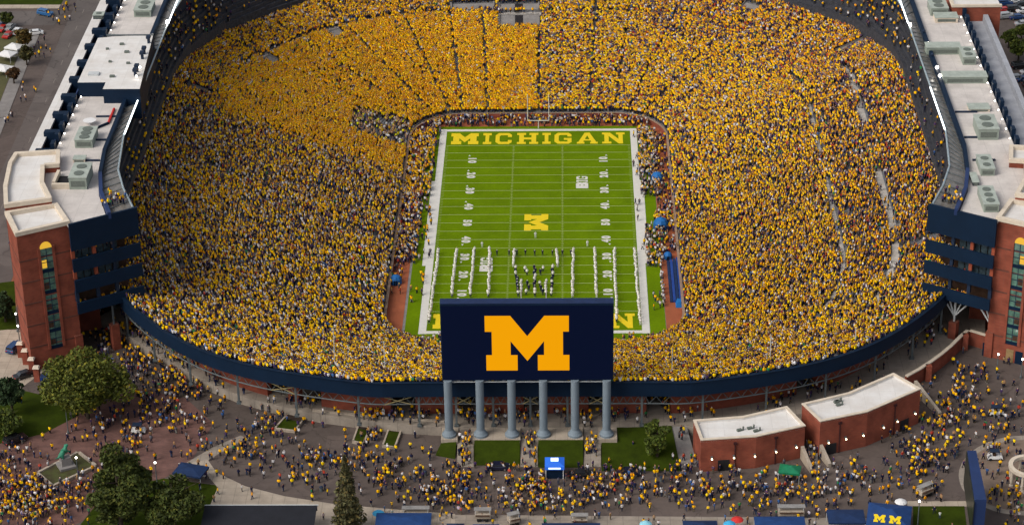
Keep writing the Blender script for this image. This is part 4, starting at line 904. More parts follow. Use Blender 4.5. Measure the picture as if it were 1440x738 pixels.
car(700, 659, 'sedan', (.01, .012, .03), .0, 'dark navy car parked below the sloping lawn beside the crowded steps'); car(816, 670, 'sedan', BK, .05, 'black car parked beside the glowing blue booth'); car(884, 667, 'sedan', (.012, .014, .03), .0, 'dark car parked below the wide lawn with the small tree')
car(64, 22, 'suv', (.02, .10, .25), -.5, 'blue pickup-like car turning at the side street'); 
car(50, 49, 'sedan', WH, .2, 'white car parked by the autumn tree beside the road')
lot = [(4, 43, RD, 'red car parked beside the white tents'), (12, 52, RD, 'second red car parked next to white tents'), (2, 34, NB, 'navy car at the head of the row beside white tents'), (14, 41, SV, 'silver car between red cars by the tents'), (24, 47, WH, 'white car at the end of the tent row')]
for px, py, c, lab in lot: car(px, py, 'sedan', c, 1.3, lab, group='cars by the roadside tents')
rl = [(1412, 8), (1424, 6), (1437, 9), (1415, 26), (1430, 27), (1412, 17), (1426, 16), (1440, 18), (1438, 36), (1434, 96), (1446, 104), (1440, 114), (1450, 122), (1428, 112)]
for i, (px, py) in enumerate(rl):
    c = [NB, WH, BK, SV, NB, RD, BK, WH, SV, BK, WH, NB, BK, SV][i]; nm = {NB: 'navy', WH: 'white', BK: 'black', SV: 'silver', RD: 'red'}[c]
    car(px, py, 'suv' if i % 3 == 0 else 'sedan', c, .15+.1*(i % 2), nm+(' suv' if i % 3 == 0 else ' sedan')+' parked in the lot beyond the right suite building', group='cars parked in the right lot')
for px, py, lab in ((10, 72, 'white tent with teal edge on the roadside lot'), (20, 62, 'pale tent next to the parked red cars'), (4, 92, 'white tent nearest the dry lot path')): tent(px, py, 10.8, 4.5, 4, white_m, lab, .7, -.4)
for px, py, lab in ((195, 608, 'small white and dark utility cart in the plaza crowd'), (1399, 645, 'small white and dark utility cart on the paved circle'), (1401, 583, 'dark utility cart with riders on the right asphalt')):
    x, y = P2(px, py, GZ); t = thing('utility_cart', lab, 'cart', (x, y, GZ))
    part('body', white_m, t, lambda b: b.box((x, y, GZ+.7), (3.0, 1.5, .6), 0, 0, (2.6, 1.3))); part('roof', navy_d, t, lambda b: b.box((x-.2, y, GZ+2.0), (1.9, 1.4, .12))); part('seat', intbrown, t, lambda b: b.box((x-.2, y, GZ+1.15), (.6, 1.2, .5)))
    for a in (-1, 1):
        for c in (-1, 1): part('wheel', tyre_m, t, lambda b: b.tube((x+a*1.0, y+c*.6, GZ+.3), (x+a*1.0, y+c*.8, GZ+.3), .3, n=10)); part('post', steel, t, lambda b: b.tube((x-.2+a*.85, y+c*.6, GZ+1), (x-.2+a*.85, y+c*.6, GZ+2), .04, n=5))
# gate piers by the driveway
for i, (px, py) in enumerate(((37, 511), (46, 523), (53, 535), (30, 501))):
    x, y = P2(px, py, GZ); t = thing('gate_pier', 'brick gate pier with pale cap beside the driveway', 'pillar', (x, y, GZ), 'brick gate piers by the driveway')
    part('shaft', brick, t, lambda b: b.box((x, y, GZ+1.6), (1.2, 1.2, 3.2))); part('cap', stone, t, lambda b: b.box((x, y, GZ+3.35), (1.5, 1.5, .3), 0, 0, (1.0, 1.0)))
x, y = P2(64, 541, GZ); t = thing('portable_booth', 'blue portable booth beside the brick gate piers', 'booth', (x, y, GZ)); part('cabin', tarp_b, t, lambda b: b.box((x, y, GZ+1.1), (1.6, 1.6, 2.2))); part('roof', navy_can, t, lambda b: b.box((x, y, GZ+2.3), (1.7, 1.7, .2), 0, 0, (1.2, 1.2))); part('door', navy_d, t, lambda b: b.box((x, y-.82, GZ+1), (.8, .05, 1.8)))

# ------------------------------------------------------------------ sideline furniture
bb = thing('covered_bench', 'long blue bench cover on the red strip beside the field', 'bench', (33, -32, 0))
for i in range(4):
    xx = 31.5+i*.72; part('bench_row', tarp_b if i % 2 else navy_can, bb, lambda b: b.box((xx, -31.5, .25+.14*i), (.62, 20.5, .3+.28*i)))
part('end_cover', mat('bright_tarp', (.01, .14, .42), .6), bb, lambda b: b.box((33.4, -43, .7), (2.0, 2.6, 1.3), 0, 0, (1.2, 1.6)))
for px, py, lab, s in ((924, 254, 'blue sideline tent by the players at the far side of the team area', 1.0), (929, 321, 'blue domed sideline tent by the near end of the team area', 1.2), (939, 363, 'small blue sideline shelter at the head of the bench cover', .7), (557, 398, 'blue sideline tent on the left red strip', .9)):
    x, y = P2(px, py, .1); t = thing('sideline_tent', lab, 'tent', (x, y, .05)); part('cover', mat('tent_blue', (.01, .12, .36), .6), t, lambda b: b.lathe((x, y, .05), [(1.5*s, 0), (1.5*s, 1.4*s), (1.1*s, 2.1*s), (.3*s, 2.5*s)], 8)); part('door_flap', navy, t, lambda b: b.box((x, y-1.42*s, .8*s), (.9*s, .12, 1.4*s)))

# ------------------------------------------------------------------ people
def body_rig(pose, bulk=0.):
    h = {}
    lean = .0
    V = [(0, 0, .95, .17, .12), (0, 0, 1.20, .165+bulk*.04, .115+bulk*.04), (0, 0, 1.42, .185+bulk*.04, .115+bulk*.04), (0, 0, 1.52, .06, .06), (0, .01, 1.62, .095, .10), (0, .01, 1.74, .085, .09)]
    E = [(0, 1), (1, 2), (2, 3), (3, 4), (4, 5)]
    def chain(root, pts):
        p = root
        for q in pts: V.append(q); E.append((p, len(V)-1)); p = len(V)-1
    st = {'walk': (.24, -.22), 'stride': (-.26, .24)}.get(pose, (.0, .03))
    for s, f in ((-1, st[0]), (1, st[1])):
        if pose == 'sit': chain(0, [(s*.11, .12, .90, .10), (s*.12, .45, .86, .085), (s*.12, .48, .42, .06), (s*.12, .62, .38, .05)])
        else: chain(0, [(s*.10, .02, .88, .10), (s*.115, f*.55, .48, .075), (s*.12, f-(.06 if f < 0 else 0), .09, .05), (s*.12, f+.14, .05, .045)])
    arms = {'up': (1, 1), 'cheer': (1, 0), 'clap': (2, 2), 'sit': (2, 2), 'stand': (0, 0), 'walk': (3, 4), 'stride': (4, 3)}[pose]
    for s, a in ((-1, arms[0]), (1, arms[1])):
        sh = (s*.22, 0, 1.42, .07)
        el, ha, fi = {0: ((s*.27, 0, 1.14, .052+.014*bulk), (s*.27, .06, .90, .042), (s*.26, .08, .80, .035)), 1: ((s*.33, .05, 1.64, .052+.016*bulk), (s*.30, .06, 1.90, .042+.013*bulk), (s*.28, .07, 2.0, .035)), 2: ((s*.28, .08, 1.17, .052+.014*bulk), (s*.12, .30, 1.22, .042), (s*.05, .36, 1.26, .035)),
            3: ((s*.26, .10, 1.16, .052), (s*.25, .26, .98, .042), (s*.24, .32, .92, .035)), 4: ((s*.27, -.10, 1.16, .052), (s*.28, -.14, .92, .042), (s*.27, -.13, .82, .035))}[a]
        chain(2, [sh, el, ha, fi])
    return V, E
def person_mesh(pose, sub=0, bulk=0.):
    V, E = body_rig(pose, bulk); me = skin_mesh('person_'+pose, V, E, sub); me.materials.clear()
    for q in (shirt_m, pants_m, skin_m, hair_m): me.materials.append(q)
    hip = .93
    for f in me.polygons:
        c = f.center
        if c.z > 1.54 and abs(c.x) < .13: k = 3 if (c.z > 1.69 or c.y < -.02) else 2
        elif c.z > 1.48 and abs(c.x) < .1: k = 2
        elif abs(c.x) > .20 and pose in ('up', 'cheer') and c.z > 1.80: k = 2
        elif c.z < hip and not (abs(c.x) > .2 and pose != 'sit'): k = 1
        elif (abs(c.x) > .2 and c.z < 1.02) or (c.y > .24 and c.z > 1.0): k = 2
        else: k = 0
        if c.z < .08: k = 3
        f.material_index = k
    return me
POSES = ['stand', 'up', 'cheer', 'clap', 'sit', 'walk', 'stride']
PM = {q: person_mesh(q, 0, 0. if q in ('walk', 'stride') else 1.2) for q in POSES}
pc = bpy.data.collections.new('person_shapes')
for q in POSES:
    o = bpy.data.objects.new('person_shape_'+str(POSES.index(q)), PM[q]); pc.objects.link(o)
def crowd_nodes():
    g = bpy.data.node_groups.new('crowd', 'GeometryNodeTree'); g.interface.new_socket('Geometry', in_out='INPUT', socket_type='NodeSocketGeometry'); g.interface.new_socket('Geometry', in_out='OUTPUT', socket_type='NodeSocketGeometry')
    n = g.nodes; l = g.links; i = n.new('NodeGroupInput'); o = n.new('NodeGroupOutput'); ip = n.new('GeometryNodeInstanceOnPoints'); ci = n.new('GeometryNodeCollectionInfo')
    ci.inputs['Collection'].default_value = pc; ci.inputs['Separate Children'].default_value = True; ci.inputs['Reset Children'].default_value = True
    def att(name, t): a = n.new('GeometryNodeInputNamedAttribute'); a.data_type = t; a.inputs['Name'].default_value = name; return a.outputs['Attribute']
    l.new(i.outputs[0], ip.inputs['Points']); l.new(ci.outputs[0], ip.inputs['Instance']); ip.inputs['Pick Instance'].default_value = True
    l.new(att('pose', 'INT'), ip.inputs['Instance Index']); l.new(att('size', 'FLOAT'), ip.inputs['Scale'])
    cv = n.new('ShaderNodeCombineXYZ'); l.new(att('turn', 'FLOAT'), cv.inputs[2]); l.new(cv.outputs[0], ip.inputs['Rotation']); l.new(ip.outputs[0], o.inputs[0]); return g
CG = crowd_nodes()
Y1, Y2, NV, WT, GR, BL_, RE, GN, PU, TN = (.92, .485, .002), (.95, .62, .005), (.012, .015, .045), (.62, .60, .60), (.10, .095, .11), (.05, .12, .30), (.42, .05, .03), (.03, .20, .07), (.06, .035, .10), (.30, .18, .09)
Y3 = (.80, .33, .002)
def pick_cols(n, probs):
    pal = np.array([Y1, Y2, Y3, NV, WT, GR, PU, TN, RE, GN, BL_]); p = np.array(probs, float); p /= p.sum(); c = pal[rng.choice(len(pal), n, p=p)]
    return np.clip(c*(.82+.32*rng.random((n, 1))), 0, .97)
def crowd_obj(name, pos, turn, pose, shirt, label, capy=None, plain=False):
    n = len(pos); me = bpy.data.meshes.new(name); me.from_pydata(pos.tolist(), [], [])
    def at(nm, t, v):
        a = me.attributes.new(nm, t, 'POINT')
        if t == 'FLOAT_COLOR': a.data.foreach_set('color', np.c_[v, np.ones(n)].astype(np.float32).ravel())
        else: a.data.foreach_set('value', v.astype(np.int32 if t == 'INT' else np.float32))
    at('shirt', 'FLOAT_COLOR', shirt)
    pal = np.array([(.015, .018, .035), (.03, .045, .09), (.012, .012, .013), (.10, .085, .06), (.2, .19, .17), (.05, .05, .055)]); at('pants', 'FLOAT_COLOR', pal[rng.choice(6, n, p=[.34, .3, .14, .08, .04, .1])])
    pal = np.array([(.02, .013, .01), (.06, .035, .018), (.20, .11, .035), (.88, .52, .003), (.012, .016, .05), (.55, .53, .5)]); hc = pal[rng.choice(6, n, p=[.3, .25, .16, .1, .1, .09] if plain else [.12, .18, .2, .30, .09, .11])]
    if capy is not None: mk_ = capy & (rng.random(n) < .55); hc[mk_] = pal[3]
    at('hair', 'FLOAT_COLOR', hc)
    pal = np.array([(.34, .17, .10), (.28, .13, .075), (.2, .10, .055), (.08, .04, .025)]); at('skin', 'FLOAT_COLOR', pal[rng.choice(4, n, p=[.45, .3, .15, .1])])
    at('turn', 'FLOAT', turn); at('size', 'FLOAT', .92+.16*rng.random(n)); at('pose', 'INT', pose)
    o = bpy.data.objects.new(name, me); col.objects.link(o); md = o.modifiers.new('crowd', 'NODES'); md.node_group = CG
    return tag(o, label, 'crowd', kind='stuff')
# --- spectators: rows of fans all round the bowl
pos = []; zone = []; trn = []
def vnoise(x, y, s, seed):
    R = np.random.default_rng(seed); g = R.random((64, 64)); u = (x/s) % 63; v = (y/s) % 63; i = u.astype(int); j = v.astype(int); a = u-i; b = v-j
    a = a*a*(3-2*a); b = b*b*(3-2*b); return g[i, j]*(1-a)*(1-b)+g[i+1, j]*a*(1-b)+g[i, j+1]*(1-a)*b+g[i+1, j+1]*a*b
aisle_pts = np.array(ais)
for i in range(NR):
    t = (i+.45)/NR
    onx = T_CROSS[0]-.004 < t < T_CROSS[1]+.003
    q = BI+(BO-BI)*t; qq = np.vstack([q, q[:1]]); seg = np.hypot(*np.diff(qq, axis=0).T); L = np.r_[0, np.cumsum(seg)]
    n = int(L[-1]/.47); s = np.clip((np.arange(n)+.5+rng.random())/(n+1)*L[-1]+rng.normal(0, .12, n), 0, L[-1]-.01); kx = np.interp(s, L, np.arange(K+1))
    tj = t+rng.normal(0, .38, n)/NR; ki = kx.astype(int) % K; kj = (ki+1) % K; fr = (kx-kx.astype(int))[:, None]
    x = np.interp(s, L, qq[:, 0]); y = np.interp(s, L, qq[:, 1]); bz = np.r_[BZ, BZ[:1]]; z = 1.3+(np.interp(kx, np.arange(K+1), bz)-1.3)*(i+1)/NR
    xy = (BI[ki]*(1-fr)+BI[kj]*fr); xo = (BO[ki]*(1-fr)+BO[kj]*fr); xy = xy+(xo-xy)*tj[:, None]; x, y = xy[:, 0], xy[:, 1]; z = z+np.clip(tj-t, -.3/NR, 1)*0
    al = L[aisle_pts]; da = np.abs(s[:, None]-np.r_[al, L[-1]][None]).min(1)
    stua = (y > 45) & (x < 4); ok = (da > np.where((y > 60) & (np.abs(x) < 16) | stua, .52, .42)) | (rng.random(n) < np.where(stua, .22, .3))
    nz = vnoise(x+200, y+200, 4.5, 3); ok &= rng.random(n) < np.clip(.74+.45*nz, 0, .98)
    ok &= ~((np.abs(y) < 62) & (np.abs(x) > 93.5))
    if onx:
        pr0 = np.where(x > 40, np.where(y > -62, np.where(y < 56, .10+.6*(vnoise(x+200, y+200, 7, 9) > .72), .7), .8), np.where((y > 60) & (x < -18), .35, np.where(y > 60, .6, .93))); ok &= rng.random(n) < pr0; z = z+.25
    for k_, ta, tb in ((118, .58, .72), (112, .77, .9), (104, .6, .7), (97, .78, .88), (90, .59, .72), (83, .62, .7), (76, .77, .9), (68, .59, .7), (60, .6, .72), (54, .78, .9), (262, .2, .36), (268, .6, .72), (255, .82, .93), (280, .80, .92), (240, .74, .9)):
        if ta < t < tb: ok &= ~((np.abs(kx-k_) < .55) & (rng.random(n) < .8))
    # second walkway on the right side
    ok &= ~((x > 0) & (t > .55) & (t < .574) & (y > -75) & (y < 62) & (vnoise(x+200, y+200, 6, 5) > .36) & (rng.random(n) < .85))
    for k, t0, t1, hw in [q[:4] for q in PORT]:
        A = bowl_xy(k, t0); B = bowl_xy(k, t1); ln = np.hypot(*(B-A)); d = (B-A)/ln; u = (x-A[0])*d[0]+(y-A[1])*d[1]; v = -(x-A[0])*d[1]+(y-A[1])*d[0]
        ok &= ~((u > -.7) & (u < ln+.7) & (np.abs(v) < hw+.4))
    stu = (x < rng.normal(0, .8, n)*(rng.random(n) < .5)) & (y > 25+rng.normal(0, 1.6, n)) & ~((kx > 175) & (kx < 176))
    bandp = (x < -34) & (x > -49) & (y > 40) & (y < 56) & (t < .24)
    ok &= ~(bandp & (rng.random(n) > .34))
    if onx or True: ok &= rng.random(n) < np.where(y < -64, .60, np.where((np.abs(x) > 34) & (y < 48), np.where(stu, .95, .80), 1.))
    zn = np.where(bandp, 3, np.where(stu & (t < .74) & (rng.random(n) < .97), 0, np.where(stu, 1, np.where((x > 30) & (t > .6) & (y > -62) & (rng.random(n) < .8), 7, np.where(x > 0, np.where(y > -62, 2, 5), np.where(y > -62, 4, 6))))))
    pos.append(np.c_[x, y, z+.01][ok]); zone.append(zn[ok]); trn.append((np.arctan2(-y*.75, -x)-np.pi/2)[ok])
pos = np.vstack(pos); zone = np.concatenate(zone); trn = np.concatenate(trn)
#            Y1  Y2  Y3   NV  WT  GR  PU  TN  RE  GN  BL
ZP = {0: [52, 27, 16, 4, 2, .4, .6, .6, .4, .2, .3], 1: [34, 18, 12, 14, 8, 5, 7, 3, 1, .5, 1], 2: [28, 27, 8, 15, 8, 5, 8, 3, 3, 1, 1.5], 3: [12, 8, 4, 6, 14, 8, 1, 44, 0, 0, 1], 4: [23, 22, 5, 15, 17, 8, 11, 4, 2, 1.2, 4], 5: [26, 30, 6, 15, 10, 5, 7, 3, 2.5, 1, 1.5], 7: [19, 9, 19, 17, 7, 6, 15, 5, 5, 1, 1.5], 6: [20, 21, 5, 18, 16, 8, 10, 3, 2, 2, 2]}
shirts = np.zeros((len(pos), 3))
for k, pr_ in ZP.items():
    mk = zone == k; shirts[mk] = pick_cols(mk.sum(), pr_)
mk = zone == 3; shirts[mk] = np.clip(shirts[mk]*1.5, 0, .75)
poses = rng.choice([0, 1, 2, 3, 4], len(pos), p=[.5, .06, .09, .2, .15]); mk = zone == 0; poses[mk] = rng.choice([0, 1, 2, 3], mk.sum(), p=[.45, .2, .15, .2])
poses[poses == 4] = 0
crowd_obj('spectator_crowd', pos, trn+rng.normal(0, .35, len(pos)), poses, shirts, 'dense crowd of fans in yellow and navy filling the stands', zone == 0)
print('spectators', len(pos))
# --- people on the sidelines
sp = []
def scatter(px0, px1, py0, py1, n, probs, z=.06):
    for _ in range(n):
        q = P(random.uniform(px0, px1), random.uniform(py0, py1), z); sp.append((q, probs))
def scat_w(x0, x1, y0, y1, n, probs):
    for _ in range(n): sp.append(((random.uniform(x0, x1), random.uniform(y0, y1), .06), probs))
yel = [40, 20, 8, 10, 14, 6, 3, 3, 2, 1, 3]; whi = [10, 5, 3, 18, 34, 10, 6, 6, 3, 2, 3]; drk = [12, 6, 4, 28, 18, 14, 10, 5, 3, 1, 5]
scat_w(-33.8, -27.0, 14, 54, 420, yel); scat_w(-33.8, -28.4, -22, 16, 330, drk); scat_w(-33.8, -31, -38, -10, 30, drk); scat_w(-29, -25.2, -42, 10, 26, yel)
scat_w(26.2, 31, 14, 54, 260, whi); scat_w(26.2, 29.6, 30, 56, 90, yel); scat_w(26.4, 30.5, -24, -2, 110, whi); scat_w(29, 33.8, -4, 4, 60, yel); scat_w(30, 34, -18, 50, 200, drk); scat_w(29.4, 29.9, -44, -20, 24, [0, 0, 0, 1, 9, 1, 0, 0, 0, 0, 0]); scat_w(26.5, 29, -46, -36, 6, yel)
scat_w(-30, 30, 57.5, 63.2, 380, drk); scat_w(-31, -26, 44, 60, 70, drk); scat_w(-29, 30, -60.5, -58.2, 90, drk); scat_w(-29, -26.6, -20, 40, 24, whi); scat_w(24.6, 26.2, -30, 54, 12, drk)
sp_pos = np.array([q for q, _ in sp]); crowd_obj('sideline_crowd', sp_pos, np.array([random.uniform(0, 6.3) for _ in sp]), rng.choice([0, 3, 5, 6], len(sp)), np.vstack([pick_cols(1, p_) for _, p_ in sp]), 'players, staff and photographers gathered along both sidelines')
# --- individual people
NAMED = [('yellow', Y1), ('bright yellow', Y2), ('navy', NV), ('white', WT), ('grey', GR), ('red', RE), ('green', GN), ('purple', PU), ('tan', TN), ('blue', BL_)]
PN = [('dark trousers', (.015, .018, .035)), ('blue jeans', (.03, .045, .09)), ('black trousers', (.012, .012, .013)), ('khaki trousers', (.12, .095, .06))]
SK = [(.50, .30, .21), (.42, .24, .16), (.28, .15, .09), (.10, .055, .035)]; HR = [(.02, .013, .01), (.06, .035, .018), (.22, .14, .05), (.72, .44, .01), (.014, .02, .06)]
PMH = {q: person_mesh(q, 1) for q in ('stand', 'walk', 'stride', 'clap')}
def person(x, y, z, rz, pose, shirt, pants, label, group, hair=None, skin=None):
    o = bpy.data.objects.new('person', PMH[pose]); col.objects.link(o); o.location = (x, y, z); o.rotation_euler = (0, 0, rz); s = random.uniform(.94, 1.08); o.scale = (s, s, s)
    o['shirt'] = [*shirt, 1.0]; o['pants'] = [*pants, 1.0]; o['hair'] = [*(hair or random.choice(HR)), 1.0]; o['skin'] = [*(skin or random.choice(SK)), 1.0]
    tag(o, label, 'person', group); return o
# plaza: clusters read off the photograph: (px, py, spread x, spread y, count)
CL = [(40, 705, 62, 30, 760), (20, 655, 40, 25, 90), (120, 690, 30, 22, 45), (210, 515, 48, 26, 330), (255, 540, 30, 22, 190), (170, 480, 24, 14, 120), (150, 600, 40, 22, 70), (185, 625, 26, 20, 55), (240, 590, 40, 18, 80), (275, 620, 22, 16, 26), (215, 560, 45, 18, 100),
      (380, 590, 24, 26, 60), (365, 625, 34, 16, 90), (330, 650, 40, 20, 40), (440, 650, 50, 12, 60), (420, 680, 30, 14, 14), (455, 645, 40, 8, 40), (520, 605, 16, 26, 70), (510, 640, 30, 12, 36), (535, 670, 40, 14, 50), (600, 690, 50, 16, 80), (560, 650, 50, 14, 40),
      (655, 630, 8, 26, 60), (650, 675, 14, 20, 60), (640, 705, 34, 14, 50), (745, 620, 7, 26, 60), (745, 690, 20, 20, 150), (770, 710, 40, 16, 90), (720, 715, 34, 14, 46), (832, 620, 8, 24, 50), (838, 690, 22, 20, 110), (890, 685, 36, 18, 66), (940, 700, 46, 20, 60), (960, 660, 18, 10, 36), (960, 600, 12, 14, 20), (1000, 690, 40, 20, 70),
      (1050, 690, 46, 20, 76), (1090, 705, 34, 18, 60), (1130, 690, 40, 20, 60), (1145, 640, 6, 22, 30), (1175, 705, 40, 14, 50), (1190, 665, 44, 16, 46), (1240, 680, 36, 16, 36), (1280, 640, 22, 20, 90), (1300, 650, 22, 22, 50), (1335, 590, 26, 22, 120), (1350, 560, 22, 16, 60), (1370, 530, 26, 16, 55), (1320, 620, 40, 24, 50), (1390, 600, 40, 20, 36), (1395, 585, 12, 4, 12), (1425, 590, 16, 10, 12), (1360, 690, 20, 20, 20), (1410, 690, 24, 30, 46), (1400, 640, 24, 14, 20), (1425, 715, 16, 20, 40), (1310, 690, 22, 14, 14), (480, 680, 60, 24, 26), (720, 665, 120, 10, 40), (1000, 665, 150, 8, 30), (700, 690, 260, 26, 170), (1150, 680, 160, 28, 110), (420, 650, 110, 28, 60), (1380, 600, 60, 50, 60)]
CC = [(320, 520, 30, 6, 20), (420, 566, 26, 6, 26), (540, 582, 50, 5, 50), (600, 586, 30, 5, 30), (700, 585, 60, 6, 60), (790, 585, 60, 6, 60), (880, 582, 30, 6, 26), (950, 574, 30, 8, 60), (1010, 568, 40, 8, 30), (1090, 560, 30, 8, 40), (1150, 545, 40, 8, 50), (1230, 515, 30, 10, 22), (1290, 480, 30, 10, 24), (1310, 465, 12, 5, 16), (190, 465, 14, 8, 30), (400, 545, 20, 5, 14), (345, 535, 16, 4, 16)]
def inpoly(x, y, poly):
    c = False; n = len(poly)
    for i in range(n):
        x1, y1 = poly[i]; x2, y2 = poly[i-1]
        if (y1 > y) != (y2 > y) and x < (x2-x1)*(y-y1)/(y2-y1)+x1: c = not c
    return c
BLK = [B1, B2, [(-106.6, -86.5), (-96.7, -81), (-100.9, -72.4), (-110.8, -76.6)], [(106.6, -86.5), (96.7, -81), (100.9, -72.4), (110.8, -76.6)], [(a0[0], a0[1]-12), (a1[0], a1[1]-12), (a1[0], a1[1]), (a0[0], a0[1])], PLQ, [(80.5, -160), (88.5, -160), (88.5, -128), (80.5, -128)]]
ramps = []
plz = []
for kind, lst in (('p', CL), ('c', CC)):
    for px, py, sx2, sy2, n in lst:
        for _ in range(int(n*.7)):
            wd = 1.5 if random.random() < .4 else .62; qx, qy = random.gauss(px, sx2*wd), random.gauss(py, sy2*wd)
            if qx < -15 or qx > 1455 or qy > 760: continue
            z = GZ+.03
            x, y = P2(qx, qy, z)
            onc = inpoly(x, y, conc_edge+inn[::-1])
            if kind == 'c' or onc:
                x, y = P2(qx, qy, CZ); z = CZ
                if not inpoly(x, y, conc_edge+inn[::-1]): continue
            elif (845 > qx > 643 or 930 < qx < 981) and 598 < qy < 657:
                hit_ = [1 for a, c in ((643, 666), (732, 756), (821, 845)) if a+2 < qx < c-2]
                f = (qy-598)/58
                if hit_ or qx > 930: z = CZ+(GZ-CZ)*f; x, y = P2(qx, qy, z)
                else: continue
            elif 1126 < qx < 1152 and 585 < qy < 662: f = (qy-580)/82; z = CZ+(GZ-CZ)*f; x, y = P2(qx, qy, z)
            if any(inpoly(x, y, b) for b in BLK): continue
            plz.append((x, y, z))
plz.sort(key=lambda q: q[1]+q[2]*.01)
vis = []
LMK = [((*P2(567, 735, GZ),), 'near the wide blue tent'), (P2(490, 742, GZ), 'near the slender conifer'), (P2(1251, 730, GZ), 'near the tent with yellow letters'), (P2(1111, 665, GZ), 'near the small green tent'), (P2(780, 690, GZ), 'by the glowing blue booth'), ((sx_, sy_), 'near the green sculpture'), (P2(40, 720, GZ), 'in the packed brick plaza'), (P2(1425, 690, GZ), 'near the white pergola'), (P2(985, 725, GZ), 'near the red and cyan parasols'), (P2(350, 690, GZ), 'by the dark roofed building'), (P2(1170, 690, GZ), 'near the navy awning stall'), (P2(650, 710, GZ), 'near the small navy tent'), (P2(880, 700, GZ), 'on the asphalt below the wide lawn')]
near300 = [q for q in plz if q[1] > -146][:288]; rest = [q for q in plz if q not in set(near300) and q[1] > -150]
occ = []
for (x, y, z) in near300:
    r = random.random(); nm, c = ('yellow', Y1) if r < .30 else ('bright yellow', Y2) if r < .37 else ('navy', NV) if r < .56 else ('white', WT) if r < .71 else random.choice(NAMED[4:])
    pn, pcx = random.choice(PN); ps = random.choice(['walk', 'stride', 'stand', 'clap']); lk = min(LMK, key=lambda q: (q[0][0]-x)**2+(q[0][1]-y)**2)[1]
    c = tuple(k*random.uniform(.85, 1.1) for k in c)
    person(x, y, z, random.uniform(0, 6.28), ps, c, pcx, 'person in %s top and %s %s %s' % (nm, pn, {'walk': 'walking', 'stride': 'striding', 'stand': 'standing', 'clap': 'clapping'}[ps], lk), 'people on the plaza')
rp_ = np.array(rest); crowd_obj('plaza_crowd', rp_, rng.random(len(rp_))*6.28, rng.choice([0, 3, 5, 6], len(rp_)), pick_cols(len(rp_), [23, 9, 8, 24, 14, 13, 10, 5, 3, 1.5, 3]), 'streams of fans walking over the concourse and outer plaza', None, True)
# pedestrians by the left road and people in the open galleries
ex = [P(random.gauss(x, 8), random.gauss(y, 8), GZ+.13) for x, y, n in ((60, 70, 18), (40, 130, 14), (85, 25, 22), (15, 170, 10), (8, 345, 6), (92, 10, 10)) for _ in range(n//2)]
for sg in (-1, 1):
    for z0, n in ((29.9+.5, 22), (25.5, 26), (20.2, 18), (32.9, 14)):
        for _ in range(n):
            f = random.random()*(.95 if sg < 0 else .6); q = FB+(FA-FB)*f-FN*random.uniform(.9, 2.6); ex.append((sg*q[0], q[1], z0+.0))
    for _ in range(26): q = np.array((86.5, -73.0))+np.array((random.uniform(0, 4.5), random.uniform(-3, 6))); ex.append((sg*q[0], q[1], 40.4)) if q[0]*.0+q[1] > -74+0 else None
    for _ in range(70):
        j = random.randint(0, 6); ex.append((sg*(93.2+.75*j), random.uniform(-36, 36), 26.3+1.05*j+.02))
    CLB = [(40, 111), (54.5, 104.6), (64.6, 97.8), (74.6, 88), (84.3, 76), (87.8, 66), (90.5, 55.5), (92.3, 37)]
    for _ in range(230):
        i = random.randint(0, 6); j = random.randint(0, 6); q = offset(CLB, .95+.75*j); f = random.random(); ex.append((sg*(q[i][0]*(1-f)+q[i+1][0]*f), q[i][1]*(1-f)+q[i+1][1]*f, (26.3 if i > 5 else 19.7+1.0*i)+1.05*j+.02))
ex = np.array(ex); crowd_obj('gallery_crowd', ex, rng.random(len(ex))*6.28, rng.choice([0, 3], len(ex)), pick_cols(len(ex), [24, 12, 8, 22, 12, 10, 10, 5, 3, 1, 2]), 'scattered people in the suite galleries and along the left roadside')
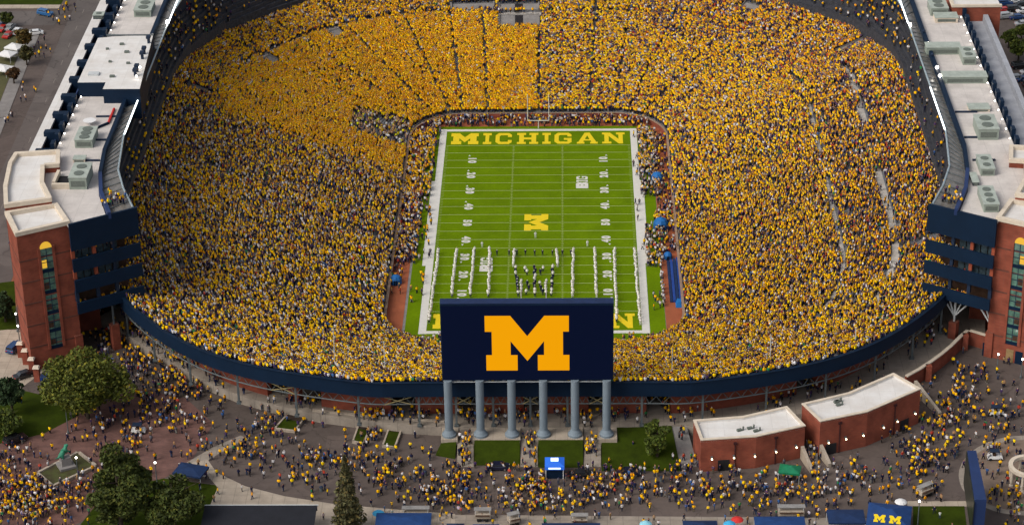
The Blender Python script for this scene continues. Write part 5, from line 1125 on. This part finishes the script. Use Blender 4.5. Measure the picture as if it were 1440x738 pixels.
# --- marching band on the field
bl_pos = []
def band_line(p0, p1, n):
    a, c = P(*p0, .035), P(*p1, .035); n = int(n*1.25)
    for i in range(n): f = (i+.5)/n; bl_pos.append((a[0]+(c[0]-a[0])*f+random.uniform(-.15, .15), a[1]+(c[1]-a[1])*f+random.uniform(-.15, .15), .036))
for p0, p1, n in (((617, 356), (603, 456), 26), ((642, 356), (635, 420), 17), ((667, 354), (661, 420), 17), ((689, 354), (687, 420), 17), ((806, 354), (805, 420), 17), ((836, 354), (839, 420), 17), ((864, 354), (867, 455), 24), ((892, 354), (900, 458), 26), ((723, 356), (722, 377), 7), ((783, 356), (784, 377), 7), ((733, 398), (732, 418), 4), ((768, 398), (768, 418), 4)): band_line(p0, p1, n)
def dark_band(pts, lab, grp):
    for px, py in pts: x, y, _ = P(px, py, .035); person(x, y, .036, random.uniform(-.4, .4), 'clap', (.018, .02, .045), (.02, .022, .045), lab, grp, hair=(.5, .48, .42), skin=(.4, .3, .25))
inner_pts = [(725+.1*(y-380), y) for y in range(381, 420, 4)]+[(752, y) for y in range(381, 420, 4)]+[(777-.02*(y-380), y) for y in range(381, 420, 4)]+[(739, 383), (742, 387), (763, 382), (761, 387), (741, 403), (743, 409), (740, 415), (760, 403), (761, 409), (763, 415)]
bn = len(bl_pos); bl_pos += [P(a+random.uniform(-1, 1), c, .036) for a, c in inner_pts]; nb = len(bl_pos)
bshirt = np.where((np.arange(nb) < bn)[:, None] | (rng.random((nb, 1)) < .35), np.array([(.78, .76, .72)]), np.array([(.02, .025, .06)]))
bo = crowd_obj('marching_band', np.array(bl_pos), np.where(rng.random(nb) < .5, 0, math.pi), np.zeros(nb), bshirt, 'marching band in white and navy drawn up in long lines on the field')
wl_ = np.c_[np.where((np.arange(nb) < bn)[:, None] & (rng.random((nb, 1)) < .75), np.array([(.7, .68, .64)]), np.array([(.02, .022, .05)])), np.ones(nb)]
bo.data.attributes['pants'].data.foreach_set('color', wl_.astype(np.float32).ravel()); bo.data.attributes['hair'].data.foreach_set('color', np.c_[np.tile((.7, .68, .62), (nb, 1)), np.ones(nb)].astype(np.float32).ravel())
dark_band([(699, 360), (716, 360), (727, 360), (739, 360), (752, 360), (763, 360), (777, 360), (791, 360), (803, 360)], 'dark uniformed drummer in the front rank of the marching band', 'front rank of the band')
for (px, py), lab in (((753, 335), 'person in white standing just below the midfield letter'), ((678, 348), 'person in white standing ahead of the left band lines'), ((826, 347), 'person in white standing ahead of the right band lines')):
    x, y, _ = P(px, py, .035); person(x, y, .036, 0, 'stand', (.7, .7, .68), (.65, .65, .62), lab, None, hair=(.6, .58, .55))
